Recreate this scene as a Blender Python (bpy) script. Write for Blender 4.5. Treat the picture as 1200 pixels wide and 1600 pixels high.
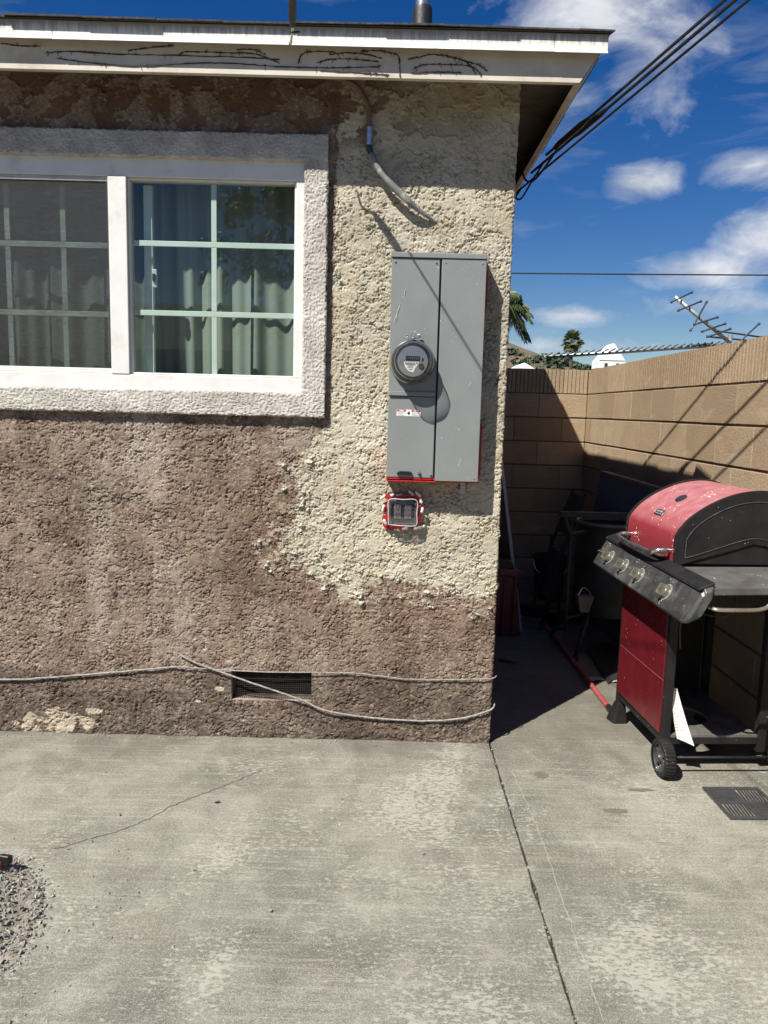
import bpy, bmesh, math, random
import numpy as np
from mathutils import Matrix, Vector, Euler

for o in list(bpy.data.objects):
    bpy.data.objects.remove(o)
SC = bpy.context.scene
COL = SC.collection
rnd = random.Random(7)
R = math.radians

# ------------------------------------------------------------------ camera
cam_d = bpy.data.cameras.new('camera')
cam = bpy.data.objects.new('camera', cam_d)
COL.objects.link(cam)
SC.camera = cam
cam_d.sensor_fit = 'VERTICAL'
cam_d.sensor_height = 36.0
cam_d.lens = 27.05
cam_d.clip_start = 0.05
cam_d.clip_end = 6000
PITCH, ROLL = R(7.6), R(1.45)
cam.matrix_world = (Matrix.Translation((0, 0, 1.45)) @ Matrix.Rotation(math.pi / 2 - PITCH, 4, 'X')
                    @ Matrix.Rotation(ROLL, 4, 'Z'))

# ------------------------------------------------------------------ light
SUN = Vector((0.89, 1.0, -1.65)).normalized()          # direction the light travels
SUN_EL = math.asin(-SUN.z)
SUN_AZ = math.atan2(-SUN.x, -SUN.y) % (2 * math.pi)    # from +Y towards +X
sun_d = bpy.data.lights.new('sun', 'SUN')
sun_d.energy = 5.0
sun_d.angle = R(0.5)
sun_d.color = (1.0, 0.955, 0.88)
sun = bpy.data.objects.new('sun', sun_d)
COL.objects.link(sun)
sun.rotation_euler = (-SUN).to_track_quat('Z', 'Y').to_euler()
sun.location = (-6, -8, 12)

SC.view_settings.view_transform = 'Standard'
SC.view_settings.look = 'None'
SC.view_settings.gamma = 1.0
SC.view_settings.use_curve_mapping = False
SC.view_settings.exposure = 0.75
SC.render.engine = 'CYCLES'
SC.cycles.max_bounces = 7
SC.cycles.transparent_max_bounces = 16
SC.cycles.caustics_reflective = False
SC.cycles.caustics_refractive = False


# ------------------------------------------------------------------ node helpers
class NT:
    """Short-hand for building a node tree."""
    def __init__(s, tree):
        s.t = tree
        s.n = tree.nodes
        s.l = tree.links

    def put(s, sock, v):
        if isinstance(v, bpy.types.NodeSocket):
            s.l.new(v, sock)
        elif isinstance(v, (tuple, list)) and len(v) == 3 and sock.type == 'RGBA':
            sock.default_value = (*v, 1)
        else:
            sock.default_value = v

    def coord(s, kind='Object', stretch=None, off=None, rot=None):
        o = s.n.new('ShaderNodeTexCoord').outputs[kind]
        if stretch or off or rot:
            m = s.n.new('ShaderNodeMapping')
            s.l.new(o, m.inputs[0])
            if off: m.inputs[1].default_value = off
            if rot: m.inputs[2].default_value = rot
            if stretch: m.inputs[3].default_value = stretch
            o = m.outputs[0]
        return o

    def noise(s, vec, scale, detail=4.0, rough=0.55, dist=0.0):
        n = s.n.new('ShaderNodeTexNoise')
        s.l.new(vec, n.inputs['Vector'])
        n.inputs['Scale'].default_value = scale
        n.inputs['Detail'].default_value = detail
        n.inputs['Roughness'].default_value = rough
        n.inputs['Distortion'].default_value = dist
        return n.outputs[0]

    def voro(s, vec, scale, feature='F1', out=0):
        n = s.n.new('ShaderNodeTexVoronoi')
        n.feature = feature
        s.l.new(vec, n.inputs['Vector'])
        n.inputs['Scale'].default_value = scale
        return n.outputs[out]

    def ramp(s, fac, *stops, interp='LINEAR'):
        n = s.n.new('ShaderNodeValToRGB')
        n.color_ramp.interpolation = interp
        e = n.color_ramp.elements
        while len(e) < len(stops):
            e.new(0.5)
        for el, (p, c) in zip(e, stops):
            el.position = p
            el.color = (c, c, c, 1) if isinstance(c, (int, float)) else (*c, 1)
        s.put(n.inputs[0], fac)
        return n.outputs[0]

    def mix(s, fac, a, b, mode='MIX'):
        n = s.n.new('ShaderNodeMix')
        n.data_type = 'RGBA'
        n.blend_type = mode
        s.put(n.inputs[0], fac)
        s.put(n.inputs[6], a)
        s.put(n.inputs[7], b)
        return n.outputs[2]

    def m(s, op, a, b=0.0, clamp=False):
        n = s.n.new('ShaderNodeMath')
        n.operation = op
        n.use_clamp = clamp
        s.put(n.inputs[0], a)
        s.put(n.inputs[1], b)
        return n.outputs[0]

    def vm(s, op, a, b=None):
        n = s.n.new('ShaderNodeVectorMath')
        n.operation = op
        s.put(n.inputs[0], a)
        if b is not None: s.put(n.inputs[1], b)
        return n.outputs['Value'] if op in ('LENGTH', 'DOT_PRODUCT', 'DISTANCE') else n.outputs[0]

    def sep(s, vec):
        n = s.n.new('ShaderNodeSeparateXYZ')
        s.l.new(vec, n.inputs[0])
        return n.outputs

    def attr(s, name):
        n = s.n.new('ShaderNodeAttribute')
        n.attribute_name = name
        return n.outputs['Fac']

    def rand(s):
        return s.n.new('ShaderNodeObjectInfo').outputs['Random']

    def bump(s, h, strength=0.5, dist=0.003, normal=None):
        n = s.n.new('ShaderNodeBump')
        n.inputs['Strength'].default_value = strength
        n.inputs['Distance'].default_value = dist
        s.l.new(h, n.inputs['Height'])
        if normal: s.l.new(normal, n.inputs['Normal'])
        return n.outputs[0]


def newmat(name):
    m = bpy.data.materials.new(name)
    m.use_nodes = True
    nt = NT(m.node_tree)
    b = m.node_tree.nodes['Principled BSDF']
    return m, nt, b


def simple(name, col, rough=0.5, metal=0.0, var=0.18, scale=14.0, col2=None, bump=0.0, bscale=120.0,
           specks=None, spec=0.5, dirt=None):
    """A worn, never quite even surface of one colour; specks = (colour, amount, scale); dirt = (colour, amount)."""
    m, nt, b = newmat(name)
    v = nt.coord()
    c2 = col2 if col2 else tuple(max(0, c * (1 - var * 2)) for c in col)
    f = nt.ramp(nt.noise(v, scale, 5, 0.6), (0.3, 0.0), (0.7, 1.0))
    c = nt.mix(f, c2, col)
    rr = nt.ramp(nt.noise(v, scale * 2.3, 4), (0.3, max(0.02, rough - 0.12)), (0.7, min(1, rough + 0.12)))
    if dirt:
        d = nt.ramp(nt.noise(v, scale * 0.7, 6, 0.7), (0.62 - dirt[1], 0.0), (0.75, 1.0))
        c = nt.mix(nt.m('MULTIPLY', d, 0.8), c, dirt[0])
        rr = nt.m('MAXIMUM', rr, nt.m('MULTIPLY', d, 0.8))
    if specks:
        sp = nt.voro(v, specks[2])
        gate = nt.noise(v, specks[2] * 0.18, 3)
        thr = nt.m('MULTIPLY', nt.ramp(gate, (0.5, 0.0), (0.72, 1.0)), specks[1])
        k = nt.m('LESS_THAN', sp, thr)
        c = nt.mix(k, c, specks[0])
        rr = nt.m('MAXIMUM', rr, nt.m('MULTIPLY', k, 0.8))
    nt.put(b.inputs['Base Color'], c)
    nt.put(b.inputs['Roughness'], rr)
    b.inputs['Metallic'].default_value = metal
    b.inputs['Specular IOR Level'].default_value = spec
    if bump:
        nt.put(b.inputs['Normal'], nt.bump(nt.noise(v, bscale, 4, 0.6), bump, 0.002))
    return m


# ------------------------------------------------------------------ world: sky with broken cloud
world = bpy.data.worlds.new('World')
SC.world = world
world.use_nodes = True
wt = NT(world.node_tree)
bg = world.node_tree.nodes['Background']
sky = wt.n.new('ShaderNodeTexSky')
sky.sky_type = 'NISHITA'
sky.sun_disc = False
sky.sun_elevation = SUN_EL
sky.sun_rotation = SUN_AZ
sky.altitude = 100
sky.air_density = 1.0
sky.dust_density = 0.25
sky.ozone_density = 3.0
hs = wt.n.new('ShaderNodeHueSaturation')
hs.inputs['Saturation'].default_value = 1.42
hs.inputs['Hue'].default_value = 0.515
hs.inputs['Value'].default_value = 0.88
wt.l.new(sky.outputs[0], hs.inputs['Color'])
d = wt.coord('Generated')
dx, dy, dz = wt.sep(d)
# flat cloud deck: direction projected on a plane overhead
inv = wt.m('DIVIDE', 1.0, wt.m('ADD', wt.m('MAXIMUM', dz, 0.0), 0.09))
cmb = wt.n.new('ShaderNodeCombineXYZ')
wt.l.new(wt.m('MULTIPLY', dx, inv), cmb.inputs[0])
wt.l.new(wt.m('MULTIPLY', dy, inv), cmb.inputs[1])
deck = cmb.outputs[0]
big = wt.noise(deck, 0.55, 4, 0.5)
fine = wt.noise(wt.vm('ADD', wt.vm('MULTIPLY', d, (9, 9, 17)), (3.1, 0.4, 1.7)), 1.0, 9, 0.62, 0.35)
wisp = wt.noise(wt.vm('ADD', wt.vm('MULTIPLY', d, (5, 5, 26)), (0.7, 2.2, 0.3)), 1.0, 7, 0.6, 0.6)
# single clouds: centre direction, half width (horizontal), half height, weight
CLOUDS = [((0.215, 0.885, 0.42), 0.085, 0.045, 0.80), ((0.275, 0.882, 0.385), 0.060, 0.055, 0.72),
          ((0.205, 0.914, 0.345), 0.045, 0.035, 0.62),
          ((0.283, 0.922, 0.264), 0.036, 0.0165, 1.02), ((0.392, 0.883, 0.272), 0.045, 0.020, 0.74),
          ((0.372, 0.909, 0.168), 0.070, 0.020, 0.78), ((0.425, 0.890, 0.196), 0.050, 0.030, 0.85),
          ((0.235, 0.966, 0.120), 0.070, 0.012, 0.66), ((0.40, 0.92, 0.130), 0.12, 0.016, 0.62),
          ((0.20, 0.97, 0.082), 0.12, 0.012, 0.60)]
tot = None
for cdir, rx, rz, wgt in CLOUDS:
    q = wt.vm('MULTIPLY', wt.vm('SUBTRACT', d, cdir), (1 / rx, 2.0, 1 / rz))
    k = wt.m('MULTIPLY', wt.m('SUBTRACT', 1.0, wt.m('MULTIPLY', wt.vm('LENGTH', q), 0.5), True), wgt * 1.25)
    tot = k if tot is None else wt.m('MAXIMUM', tot, k)
cl = wt.m('ADD', tot, wt.m('MULTIPLY', wt.m('SUBTRACT', fine, 0.5), 1.35))
cl = wt.ramp(cl, (0.38, 0.0), (0.62, 0.34), (1.0, 0.92))
thin = wt.ramp(wt.m('ADD', wt.m('MULTIPLY', big, 0.6), wt.m('MULTIPLY', wisp, 0.6)), (0.62, 0.0), (0.90, 0.55))
cover = wt.m('MAXIMUM', cl, wt.m('MULTIPLY', thin, 0.75))
shade = wt.ramp(fine, (0.35, (4.6, 5.1, 6.2)), (0.65, (9.4, 9.6, 10.0)))
skycol = wt.mix(cover, hs.outputs[0], shade)
wt.put(bg.inputs[0], skycol)
bg.inputs[1].default_value = 0.054


# ------------------------------------------------------------------ mesh helpers
def wm(o):
    if o.parent is None:
        return o.matrix_basis.copy()
    return wm(o.parent) @ o.matrix_parent_inverse @ o.matrix_basis


def tag(o, label=None, cat=None, group=None, kind=None):
    if label: o['label'] = label
    if cat: o['category'] = cat
    if group: o['group'] = group
    if kind: o['kind'] = kind
    return o


def empty(name, loc=(0, 0, 0), rz=0.0, label=None, cat=None, group=None, rot=None):
    o = bpy.data.objects.new(name, None)
    o.empty_display_size = 0.1
    COL.objects.link(o)
    o.location = loc
    o.rotation_euler = rot if rot else (0, 0, rz)
    return tag(o, label, cat, group)


def attach(o, parent, local):
    if parent is not None:
        o.parent = parent
        if not local:
            o.matrix_parent_inverse = wm(parent).inverted()


def spline(pts, n=8):
    """Catmull-Rom through the points."""
    P = [Vector(p) for p in pts]
    P = [P[0] * 2 - P[1]] + P + [P[-1] * 2 - P[-2]]
    out = []
    for i in range(1, len(P) - 2):
        a, b, c, e = P[i - 1], P[i], P[i + 1], P[i + 2]
        for k in range(n):
            t = k / n
            out.append(0.5 * ((2 * b) + (c - a) * t + (2 * a - 5 * b + 4 * c - e) * t * t
                              + (3 * b - a - 3 * c + e) * t ** 3))
    out.append(P[-2])
    return out


class MB:
    """Collects simple shapes; build() links them as ONE mesh object."""
    def __init__(s):
        s.v, s.f, s.sm = [], [], []

    def add(s, v, f, smooth=False):
        o = len(s.v)
        s.v += [tuple(p) for p in v]
        s.f += [tuple(i + o for i in q) for q in f]
        s.sm += [smooth] * len(f)
        return s

    def box(s, x0, x1, y0, y1, z0, z1):
        v = [(x, y, z) for x in (x0, x1) for y in (y0, y1) for z in (z0, z1)]
        return s.add(v, [(0, 1, 3, 2), (4, 6, 7, 5), (0, 4, 5, 1), (2, 3, 7, 6), (0, 2, 6, 4), (1, 5, 7, 3)])

    def hexa(s, p):
        """Eight corners: bottom four, then top four, both the same way round."""
        return s.add(p, [(3, 2, 1, 0), (4, 5, 6, 7), (0, 1, 5, 4), (1, 2, 6, 5), (2, 3, 7, 6), (3, 0, 4, 7)])

    def tube(s, pts, r, n=8, cap=True, smooth=True):
        P = [Vector(p) for p in pts]
        rr = r if isinstance(r, (list, tuple)) else [r] * len(P)
        v, f = [], []
        side = None
        for i, p in enumerate(P):
            t = (P[min(i + 1, len(P) - 1)] - P[max(i - 1, 0)]).normalized()
            if side is None:
                side = t.orthogonal().normalized()
            else:
                side = (side - t * side.dot(t)).normalized()
            up = t.cross(side)
            for k in range(n):
                a = 2 * math.pi * k / n
                v.append(p + (side * math.cos(a) + up * math.sin(a)) * rr[i])
        for i in range(len(P) - 1):
            for k in range(n):
                a, b = i * n + k, i * n + (k + 1) % n
                f.append((a, b, b + n, a + n))
        s.add(v, f, smooth)
        if cap:
            s.add(v[:n], [tuple(range(n))[::-1]])
            s.add(v[-n:], [tuple(range(n))])
        return s

    def lathe(s, prof, c, axis='Z', n=32, smooth=True, flip=False):
        """prof: (radius, height) pairs; height runs along the axis from the centre c."""
        v, f = [], []
        for r, h in prof:
            for k in range(n):
                a = 2 * math.pi * k / n
                x, y = r * math.cos(a), r * math.sin(a)
                p = {'Z': (x, y, h), 'Y': (x, h, y), 'X': (h, x, y)}[axis]
                v.append((c[0] + p[0], c[1] + p[1], c[2] + p[2]))
        for i in range(len(prof) - 1):
            for k in range(n):
                a, b = i * n + k, i * n + (k + 1) % n
                f.append((a, b, b + n, a + n))
        s.add(v, f, smooth)
        return s

    def prism(s, poly, axis, a0, a1, smooth=False):
        """A flat outline pushed along an axis. X: (y,z), Y: (x,z), Z: (x,y)."""
        n = len(poly)
        def P(p, a):
            return {'X': (a, p[0], p[1]), 'Y': (p[0], a, p[1]), 'Z': (p[0], p[1], a)}[axis]
        v = [P(p, a0) for p in poly] + [P(p, a1) for p in poly]
        s.add(v, [(i, (i + 1) % n, n + (i + 1) % n, n + i) for i in range(n)], smooth)
        s.add(v, [tuple(range(n))[::-1], tuple(range(n, 2 * n))])
        return s

    def mesh(s, name, bevel=0.0, seg=1, weld=True):
        me = bpy.data.meshes.new(name)
        me.from_pydata(s.v, [], s.f)
        me.polygons.foreach_set('use_smooth', s.sm)
        bm = bmesh.new()
        bm.from_mesh(me)
        if weld:
            bmesh.ops.remove_doubles(bm, verts=bm.verts, dist=1e-6)
        bmesh.ops.recalc_face_normals(bm, faces=bm.faces)
        if bevel:
            ed = [e for e in bm.edges if len(e.link_faces) == 2 and e.calc_face_angle(0) > 0.6]
            bmesh.ops.bevel(bm, geom=ed, offset=bevel, segments=seg, affect='EDGES', profile=0.6, clamp_overlap=True)
        for e in bm.edges:
            if len(e.link_faces) == 2 and e.calc_face_angle(0) > 0.7:
                e.smooth = False
        bm.to_mesh(me)
        bm.free()
        return me

    def build(s, name, mat, parent=None, local=False, bevel=0.0, seg=1, label=None, weld=True, kind=None):
        me = s.mesh(name, bevel, seg, weld)
        me.materials.append(mat)
        o = bpy.data.objects.new(name, me)
        COL.objects.link(o)
        attach(o, parent, local)
        return tag(o, label, kind=kind)


def link_mesh(name, me, parent=None, local=False, loc=None, rot=None):
    o = bpy.data.objects.new(name, me)
    COL.objects.link(o)
    if loc is not None: o.location = loc
    if rot is not None: o.rotation_euler = rot
    attach(o, parent, local)
    return o


# ------------------------------------------------------------------ numpy noise
_pr = np.random.RandomState(11)
_perm = _pr.permutation(512)
_perm = np.concatenate([_perm, _perm, _perm])
_grad = np.stack([np.cos(np.linspace(0, 2 * np.pi, 64, endpoint=False)),
                  np.sin(np.linspace(0, 2 * np.pi, 64, endpoint=False))], 1)


def perlin(x, y, seed=0):
    x = np.asarray(x, float) + seed * 17.31
    y = np.asarray(y, float) + seed * 9.77
    xi, yi = np.floor(x).astype(int), np.floor(y).astype(int)
    xf, yf = x - xi, y - yi
    u, v = xf ** 3 * (xf * (xf * 6 - 15) + 10), yf ** 3 * (yf * (yf * 6 - 15) + 10)
    def g(ix, iy, fx, fy):
        h = _perm[_perm[ix & 511] + (iy & 511)] & 63
        return _grad[h, 0] * fx + _grad[h, 1] * fy
    a = g(xi, yi, xf, yf); b = g(xi + 1, yi, xf - 1, yf)
    c = g(xi, yi + 1, xf, yf - 1); e = g(xi + 1, yi + 1, xf - 1, yf - 1)
    return (a + u * (b - a)) * (1 - v) + (c + u * (e - c)) * v


def fbm(x, y, oct=4, seed=0, gain=0.5):
    t, a, s = 0, 1.0, 0
    for k in range(oct):
        t = t + a * perlin(x * 2 ** k, y * 2 ** k, seed + k * 3)
        s += a
        a *= gain
    return t / s * 1.6


def terrace(n, k, e=0.3):
    """Broken layers: flat steps with short ragged risers."""
    x = n * k
    f = np.floor(x)
    return (f + sstep(1 - e, 1.0, x - f)) / k


def sstep(a, b, x):
    t = np.clip((x - a) / (b - a), 0, 1)
    return t * t * (3 - 2 * t)

# ------------------------------------------------------------------ materials of the setting
def stucco_mat():
    m, nt, b = newmat('old_painted_stucco')
    v = nt.coord()
    cream_k = nt.attr('cream')
    dark_k = nt.attr('damp')
    chip_k = nt.attr('chip')
    peel_k = nt.attr('peel')
    # faded maroon paint, washed pale in vertical runs
    n1 = nt.noise(v, 5.5, 6, 0.62)
    runs = nt.noise(nt.coord(stretch=(6.0, 6.0, 1.3)), 1.0, 7, 0.64)
    g = nt.noise(v, 60, 5, 0.65)
    fine = nt.noise(v, 240, 4, 0.7)
    maroon = nt.mix(nt.ramp(n1, (0.32, 0.0), (0.68, 1.0)), (0.130, 0.090, 0.064), (0.305, 0.228, 0.176))
    wash = nt.ramp(nt.m('ADD', nt.m('MULTIPLY', runs, 0.62), nt.m('MULTIPLY', g, 0.38)), (0.465, 0.0), (0.61, 1.0))
    maroon = nt.mix(nt.m('MULTIPLY', nt.attr('fresh'), 0.7), maroon, nt.mix(n1, (0.140, 0.084, 0.055), (0.225, 0.145, 0.100)))
    maroon = nt.mix(nt.m('MULTIPLY', nt.m('MULTIPLY', wash, nt.m('SUBTRACT', 1.0, nt.m('MULTIPLY', nt.attr('fresh'), 0.65))), 0.62), maroon, (0.45, 0.385, 0.320))
    maroon = nt.mix(nt.m('MULTIPLY', nt.ramp(nt.noise(nt.coord(off=(5, 3, 8)), 13, 7, 0.72, 0.5), (0.53, 0.0), (0.66, 1.0)), 0.5), maroon, (0.36, 0.285, 0.20))
    maroon = nt.mix(nt.m('MULTIPLY', nt.ramp(nt.noise(nt.coord(off=(1, 9, 4)), 9, 7, 0.72, 0.5), (0.54, 0.0), (0.68, 1.0)), 0.5), maroon, (0.095, 0.066, 0.050))
    maroon = nt.mix(nt.m('MULTIPLY', nt.ramp(g, (0.56, 0.0), (0.70, 1.0)), 0.7), maroon, (0.52, 0.44, 0.38))
    maroon = nt.mix(nt.m('MULTIPLY', nt.ramp(fine, (0.34, 1.0), (0.47, 0.0)), 0.7), maroon, (0.070, 0.046, 0.036))
    # bare cream patching stucco
    cr = nt.mix(nt.ramp(nt.noise(v, 4.0, 5, 0.6), (0.35, 0.0), (0.65, 1.0)), (0.375, 0.335, 0.245), (0.555, 0.515, 0.400))
    cr = nt.mix(nt.m('MULTIPLY', nt.ramp(nt.noise(v, 11, 6, 0.7, 0.6), (0.50, 0.0), (0.66, 1.0)), 0.55), cr, (0.42, 0.39, 0.33))
    cr = nt.mix(nt.m('MULTIPLY', nt.ramp(nt.noise(nt.coord(stretch=(8, 8, 2), off=(3, 1, 2)), 1.0, 6, 0.65), (0.52, 0.0), (0.68, 1.0)), 0.5), cr, (0.40, 0.30, 0.19))
    cr = nt.mix(nt.m('MULTIPLY', nt.ramp(g, (0.55, 0.0), (0.75, 1.0)), 0.6), cr, (0.72, 0.65, 0.53))
    cr = nt.mix(nt.m('MULTIPLY', nt.ramp(fine, (0.33, 1.0), (0.46, 0.0)), 0.65), cr, (0.23, 0.18, 0.12))
    c = nt.mix(cream_k, maroon, cr)
    # rust brown old paint that flaked away under the eaves
    c = nt.mix(nt.m('MULTIPLY', peel_k, 0.85), c, nt.mix(n1, (0.115, 0.062, 0.042), (0.20, 0.125, 0.09)))
    c = nt.mix(nt.m('MULTIPLY', dark_k, nt.ramp(g, (0.3, 1.0), (0.7, 0.45))), c, (0.062, 0.045, 0.034))
    c = nt.mix(nt.m('MULTIPLY', nt.attr('flake'), 0.75), c, nt.mix(g, (0.56, 0.50, 0.38), (0.76, 0.72, 0.60)))
    c = nt.mix(nt.m('MULTIPLY', chip_k, 0.8), c, nt.mix(g, (0.34, 0.28, 0.20), (0.66, 0.58, 0.44)))
    nt.put(b.inputs['Base Color'], c)
    b.inputs['Roughness'].default_value = 0.93
    b.inputs['Specular IOR Level'].default_value = 0.2
    bm1 = nt.bump(nt.noise(v, 420, 4, 0.7), 0.8, 0.0022)
    nt.put(b.inputs['Normal'], nt.bump(nt.noise(v, 170, 4, 0.7), 0.8, 0.0035, bm1))
    return m


def white_stucco_mat():
    m, nt, b = newmat('white_painted_stucco')
    v = nt.coord()
    c = nt.mix(nt.ramp(nt.noise(v, 9, 6, 0.65), (0.35, 0.0), (0.65, 1.0)), (0.36, 0.335, 0.295), (0.57, 0.54, 0.485))
    c = nt.mix(nt.m('MULTIPLY', nt.ramp(nt.noise(v, 130, 5, 0.7), (0.34, 1.0), (0.48, 0.0)), 0.55), c, (0.22, 0.20, 0.175))
    c = nt.mix(nt.m('MULTIPLY', nt.ramp(nt.noise(v, 26, 6, 0.7), (0.54, 0.0), (0.70, 1.0)), 0.65), c, (0.27, 0.24, 0.205))
    nt.put(b.inputs['Base Color'], c)
    b.inputs['Roughness'].default_value = 0.9
    nt.put(b.inputs['Normal'], nt.bump(nt.noise(v, 260, 4, 0.7), 0.6, 0.0025))
    return m


def concrete_mat(name, coat):
    """Worn outdoor concrete; coat = how much pale flaking sealer is left near the house corner."""
    m, nt, b = newmat(name)
    v = nt.coord()
    x, y, z = nt.sep(v)
    base = nt.mix(nt.ramp(nt.noise(v, 1.25, 7, 0.66, 0.6), (0.36, 0.0), (0.62, 1.0)), (0.116, 0.111, 0.087), (0.265, 0.254, 0.208))
    mid = nt.noise(v, 7.5, 7, 0.68, 0.4)
    base = nt.mix(nt.m('MULTIPLY', nt.ramp(mid, (0.52, 0.0), (0.66, 1.0)), 0.42), base, (0.40, 0.385, 0.325))
    base = nt.mix(nt.m('MULTIPLY', nt.ramp(mid, (0.36, 1.0), (0.47, 0.0)), 0.4), base, (0.110, 0.102, 0.080))
    st = nt.noise(nt.coord(stretch=(1.0, 0.6, 1.0), off=(4, 7, 0)), 2.3, 7, 0.66, 1.2)
    base = nt.mix(nt.m('MULTIPLY', nt.ramp(st, (0.51, 0.0), (0.68, 1.0)), 0.75), base, (0.098, 0.094, 0.070))
    wm_ = nt.noise(nt.coord(stretch=(1.0, 2.2, 1.0), off=(9, 2, 0)), 2.6, 6, 0.6, 0.5)
    base = nt.mix(nt.m('MULTIPLY', nt.ramp(wm_, (0.56, 0.0), (0.72, 1.0)), 0.35), base, (0.215, 0.180, 0.128))
    # brush marks
    br = nt.noise(nt.coord(stretch=(2.6, 60.0, 1.0), rot=(0, 0, R(4))), 1.0, 6, 0.7)
    base = nt.mix(nt.m('MULTIPLY', nt.ramp(br, (0.50, 0.0), (0.66, 1.0)), 0.34), base, (0.46, 0.44, 0.37))
    grain = nt.noise(v, 300, 5, 0.8)
    grit = nt.noise(v, 105, 6, 0.78)
    base = nt.mix(nt.m('MULTIPLY', nt.ramp(grit, (0.38, 1.0), (0.47, 0.0)), 0.6), base, (0.095, 0.088, 0.070))
    base = nt.mix(nt.m('MULTIPLY', nt.ramp(grit, (0.53, 0.0), (0.61, 1.0)), 0.4), base, (0.46, 0.45, 0.40))
    base = nt.mix(nt.m('MULTIPLY', nt.ramp(grain, (0.37, 1.0), (0.48, 0.0)), 0.8), base, (0.075, 0.070, 0.055))
    base = nt.mix(nt.m('MULTIPLY', nt.ramp(grain, (0.53, 0.0), (0.63, 1.0)), 0.65), base, (0.56, 0.54, 0.48))
    # flaking pale sealer
    fl = nt.noise(nt.coord(stretch=(1.0, 1.7, 1.0)), 46, 9, 0.74, 0.3)
    if coat:
        near = nt.m('SUBTRACT', 1.0, nt.m('ABSOLUTE', nt.m('MULTIPLY', nt.m('SUBTRACT', x, 0.30), 2.1)), True)
    else:
        near = nt.m('ADD', 0.12, 0.0)
    zone = nt.m('ADD', nt.m('MULTIPLY', near, 0.11), nt.m('MULTIPLY', nt.m('SUBTRACT', nt.noise(v, 1.7, 6, 0.65, 0.8), 0.5), 0.85))
    k = nt.ramp(nt.m('ADD', fl, zone), (0.588, 0.0), (0.640, 1.0))
    base = nt.mix(nt.m('MULTIPLY', k, 0.72), base, (0.405, 0.390, 0.328))
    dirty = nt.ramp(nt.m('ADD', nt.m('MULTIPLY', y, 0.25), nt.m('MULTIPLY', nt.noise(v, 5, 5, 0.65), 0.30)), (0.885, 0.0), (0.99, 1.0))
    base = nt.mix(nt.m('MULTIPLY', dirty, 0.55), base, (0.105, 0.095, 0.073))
    # a few round pale drips
    sp = nt.voro(v, 22)
    kk = nt.m('LESS_THAN', sp, nt.m('MULTIPLY', nt.ramp(nt.noise(v, 2.6, 3), (0.52, 0.0), (0.72, 1.0)), 0.13))
    base = nt.mix(nt.m('MULTIPLY', kk, 0.7), base, (0.58, 0.565, 0.51))
    nt.put(b.inputs['Base Color'], base)
    b.inputs['Roughness'].default_value = 0.88
    b.inputs['Specular IOR Level'].default_value = 0.25
    b1 = nt.bump(nt.m('ADD', grain, grit), 0.8, 0.0022)
    b2 = nt.bump(br, 0.25, 0.003, b1)
    nt.put(b.inputs['Normal'], nt.bump(k, 0.5, 0.0012, b2))
    return m


def block_mat():
    m, nt, b = newmat('tan_concrete_block')
    v = nt.coord()
    r = nt.rand()
    w = nt.vm('ADD', v, nt.vm('MULTIPLY', r, (31.0, 17.0, 23.0)))
    tint = nt.mix(r, (0.325, 0.240, 0.150), (0.440, 0.332, 0.215))
    g = nt.noise(w, 190, 4, 0.75)
    c = nt.mix(nt.m('MULTIPLY', nt.ramp(g, (0.34, 1.0), (0.50, 0.0)), 0.6), tint, (0.20, 0.135, 0.085))
    c = nt.mix(nt.m('MULTIPLY', nt.ramp(g, (0.56, 0.0), (0.70, 1.0)), 0.5), c, (0.62, 0.50, 0.37))
    c = nt.mix(nt.m('MULTIPLY', nt.ramp(nt.noise(w, 6, 5, 0.65), (0.45, 0.0), (0.72, 1.0)), 0.45), c, (0.26, 0.185, 0.115))
    c = nt.mix(nt.m('MULTIPLY', nt.ramp(nt.noise(nt.vm('ADD', nt.vm('MULTIPLY', v, (3.0, 3.0, 14.0)), nt.vm('MULTIPLY', r, (7.0, 3.0, 9.0))), 1.0, 6, 0.7), (0.58, 0.0), (0.72, 1.0)), 0.4), c, (0.58, 0.50, 0.39))
    nt.put(b.inputs['Base Color'], c)
    b.inputs['Roughness'].default_value = 0.95
    b.inputs['Specular IOR Level'].default_value = 0.2
    nt.put(b.inputs['Normal'], nt.bump(nt.m('ADD', g, nt.noise(w, 70, 4, 0.7)), 1.0, 0.005))
    return m


def glass_mat(name, tint=(0.80, 0.90, 0.85), gain=2.0, rough=0.0):
    m, nt, b = newmat(name)
    nt.n.remove(b)
    out = nt.n['Material Output']
    tr = nt.n.new('ShaderNodeBsdfTransparent')
    tr.inputs[0].default_value = (*tint, 1)
    gl = nt.n.new('ShaderNodeBsdfGlossy')
    gl.inputs['Roughness'].default_value = rough
    lw = nt.n.new('ShaderNodeLayerWeight')
    lw.inputs[0].default_value = 0.5
    fres = nt.m('ADD', 0.042, nt.m('MULTIPLY', nt.m('POWER', lw.outputs['Facing'], 5.0), 0.95))   # same from both sides
    mx = nt.n.new('ShaderNodeMixShader')
    nt.put(mx.inputs[0], nt.m('MULTIPLY', fres, gain, True))
    nt.l.new(tr.outputs[0], mx.inputs[1])
    nt.l.new(gl.outputs[0], mx.inputs[2])
    nt.l.new(mx.outputs[0], out.inputs[0])
    return m


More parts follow.
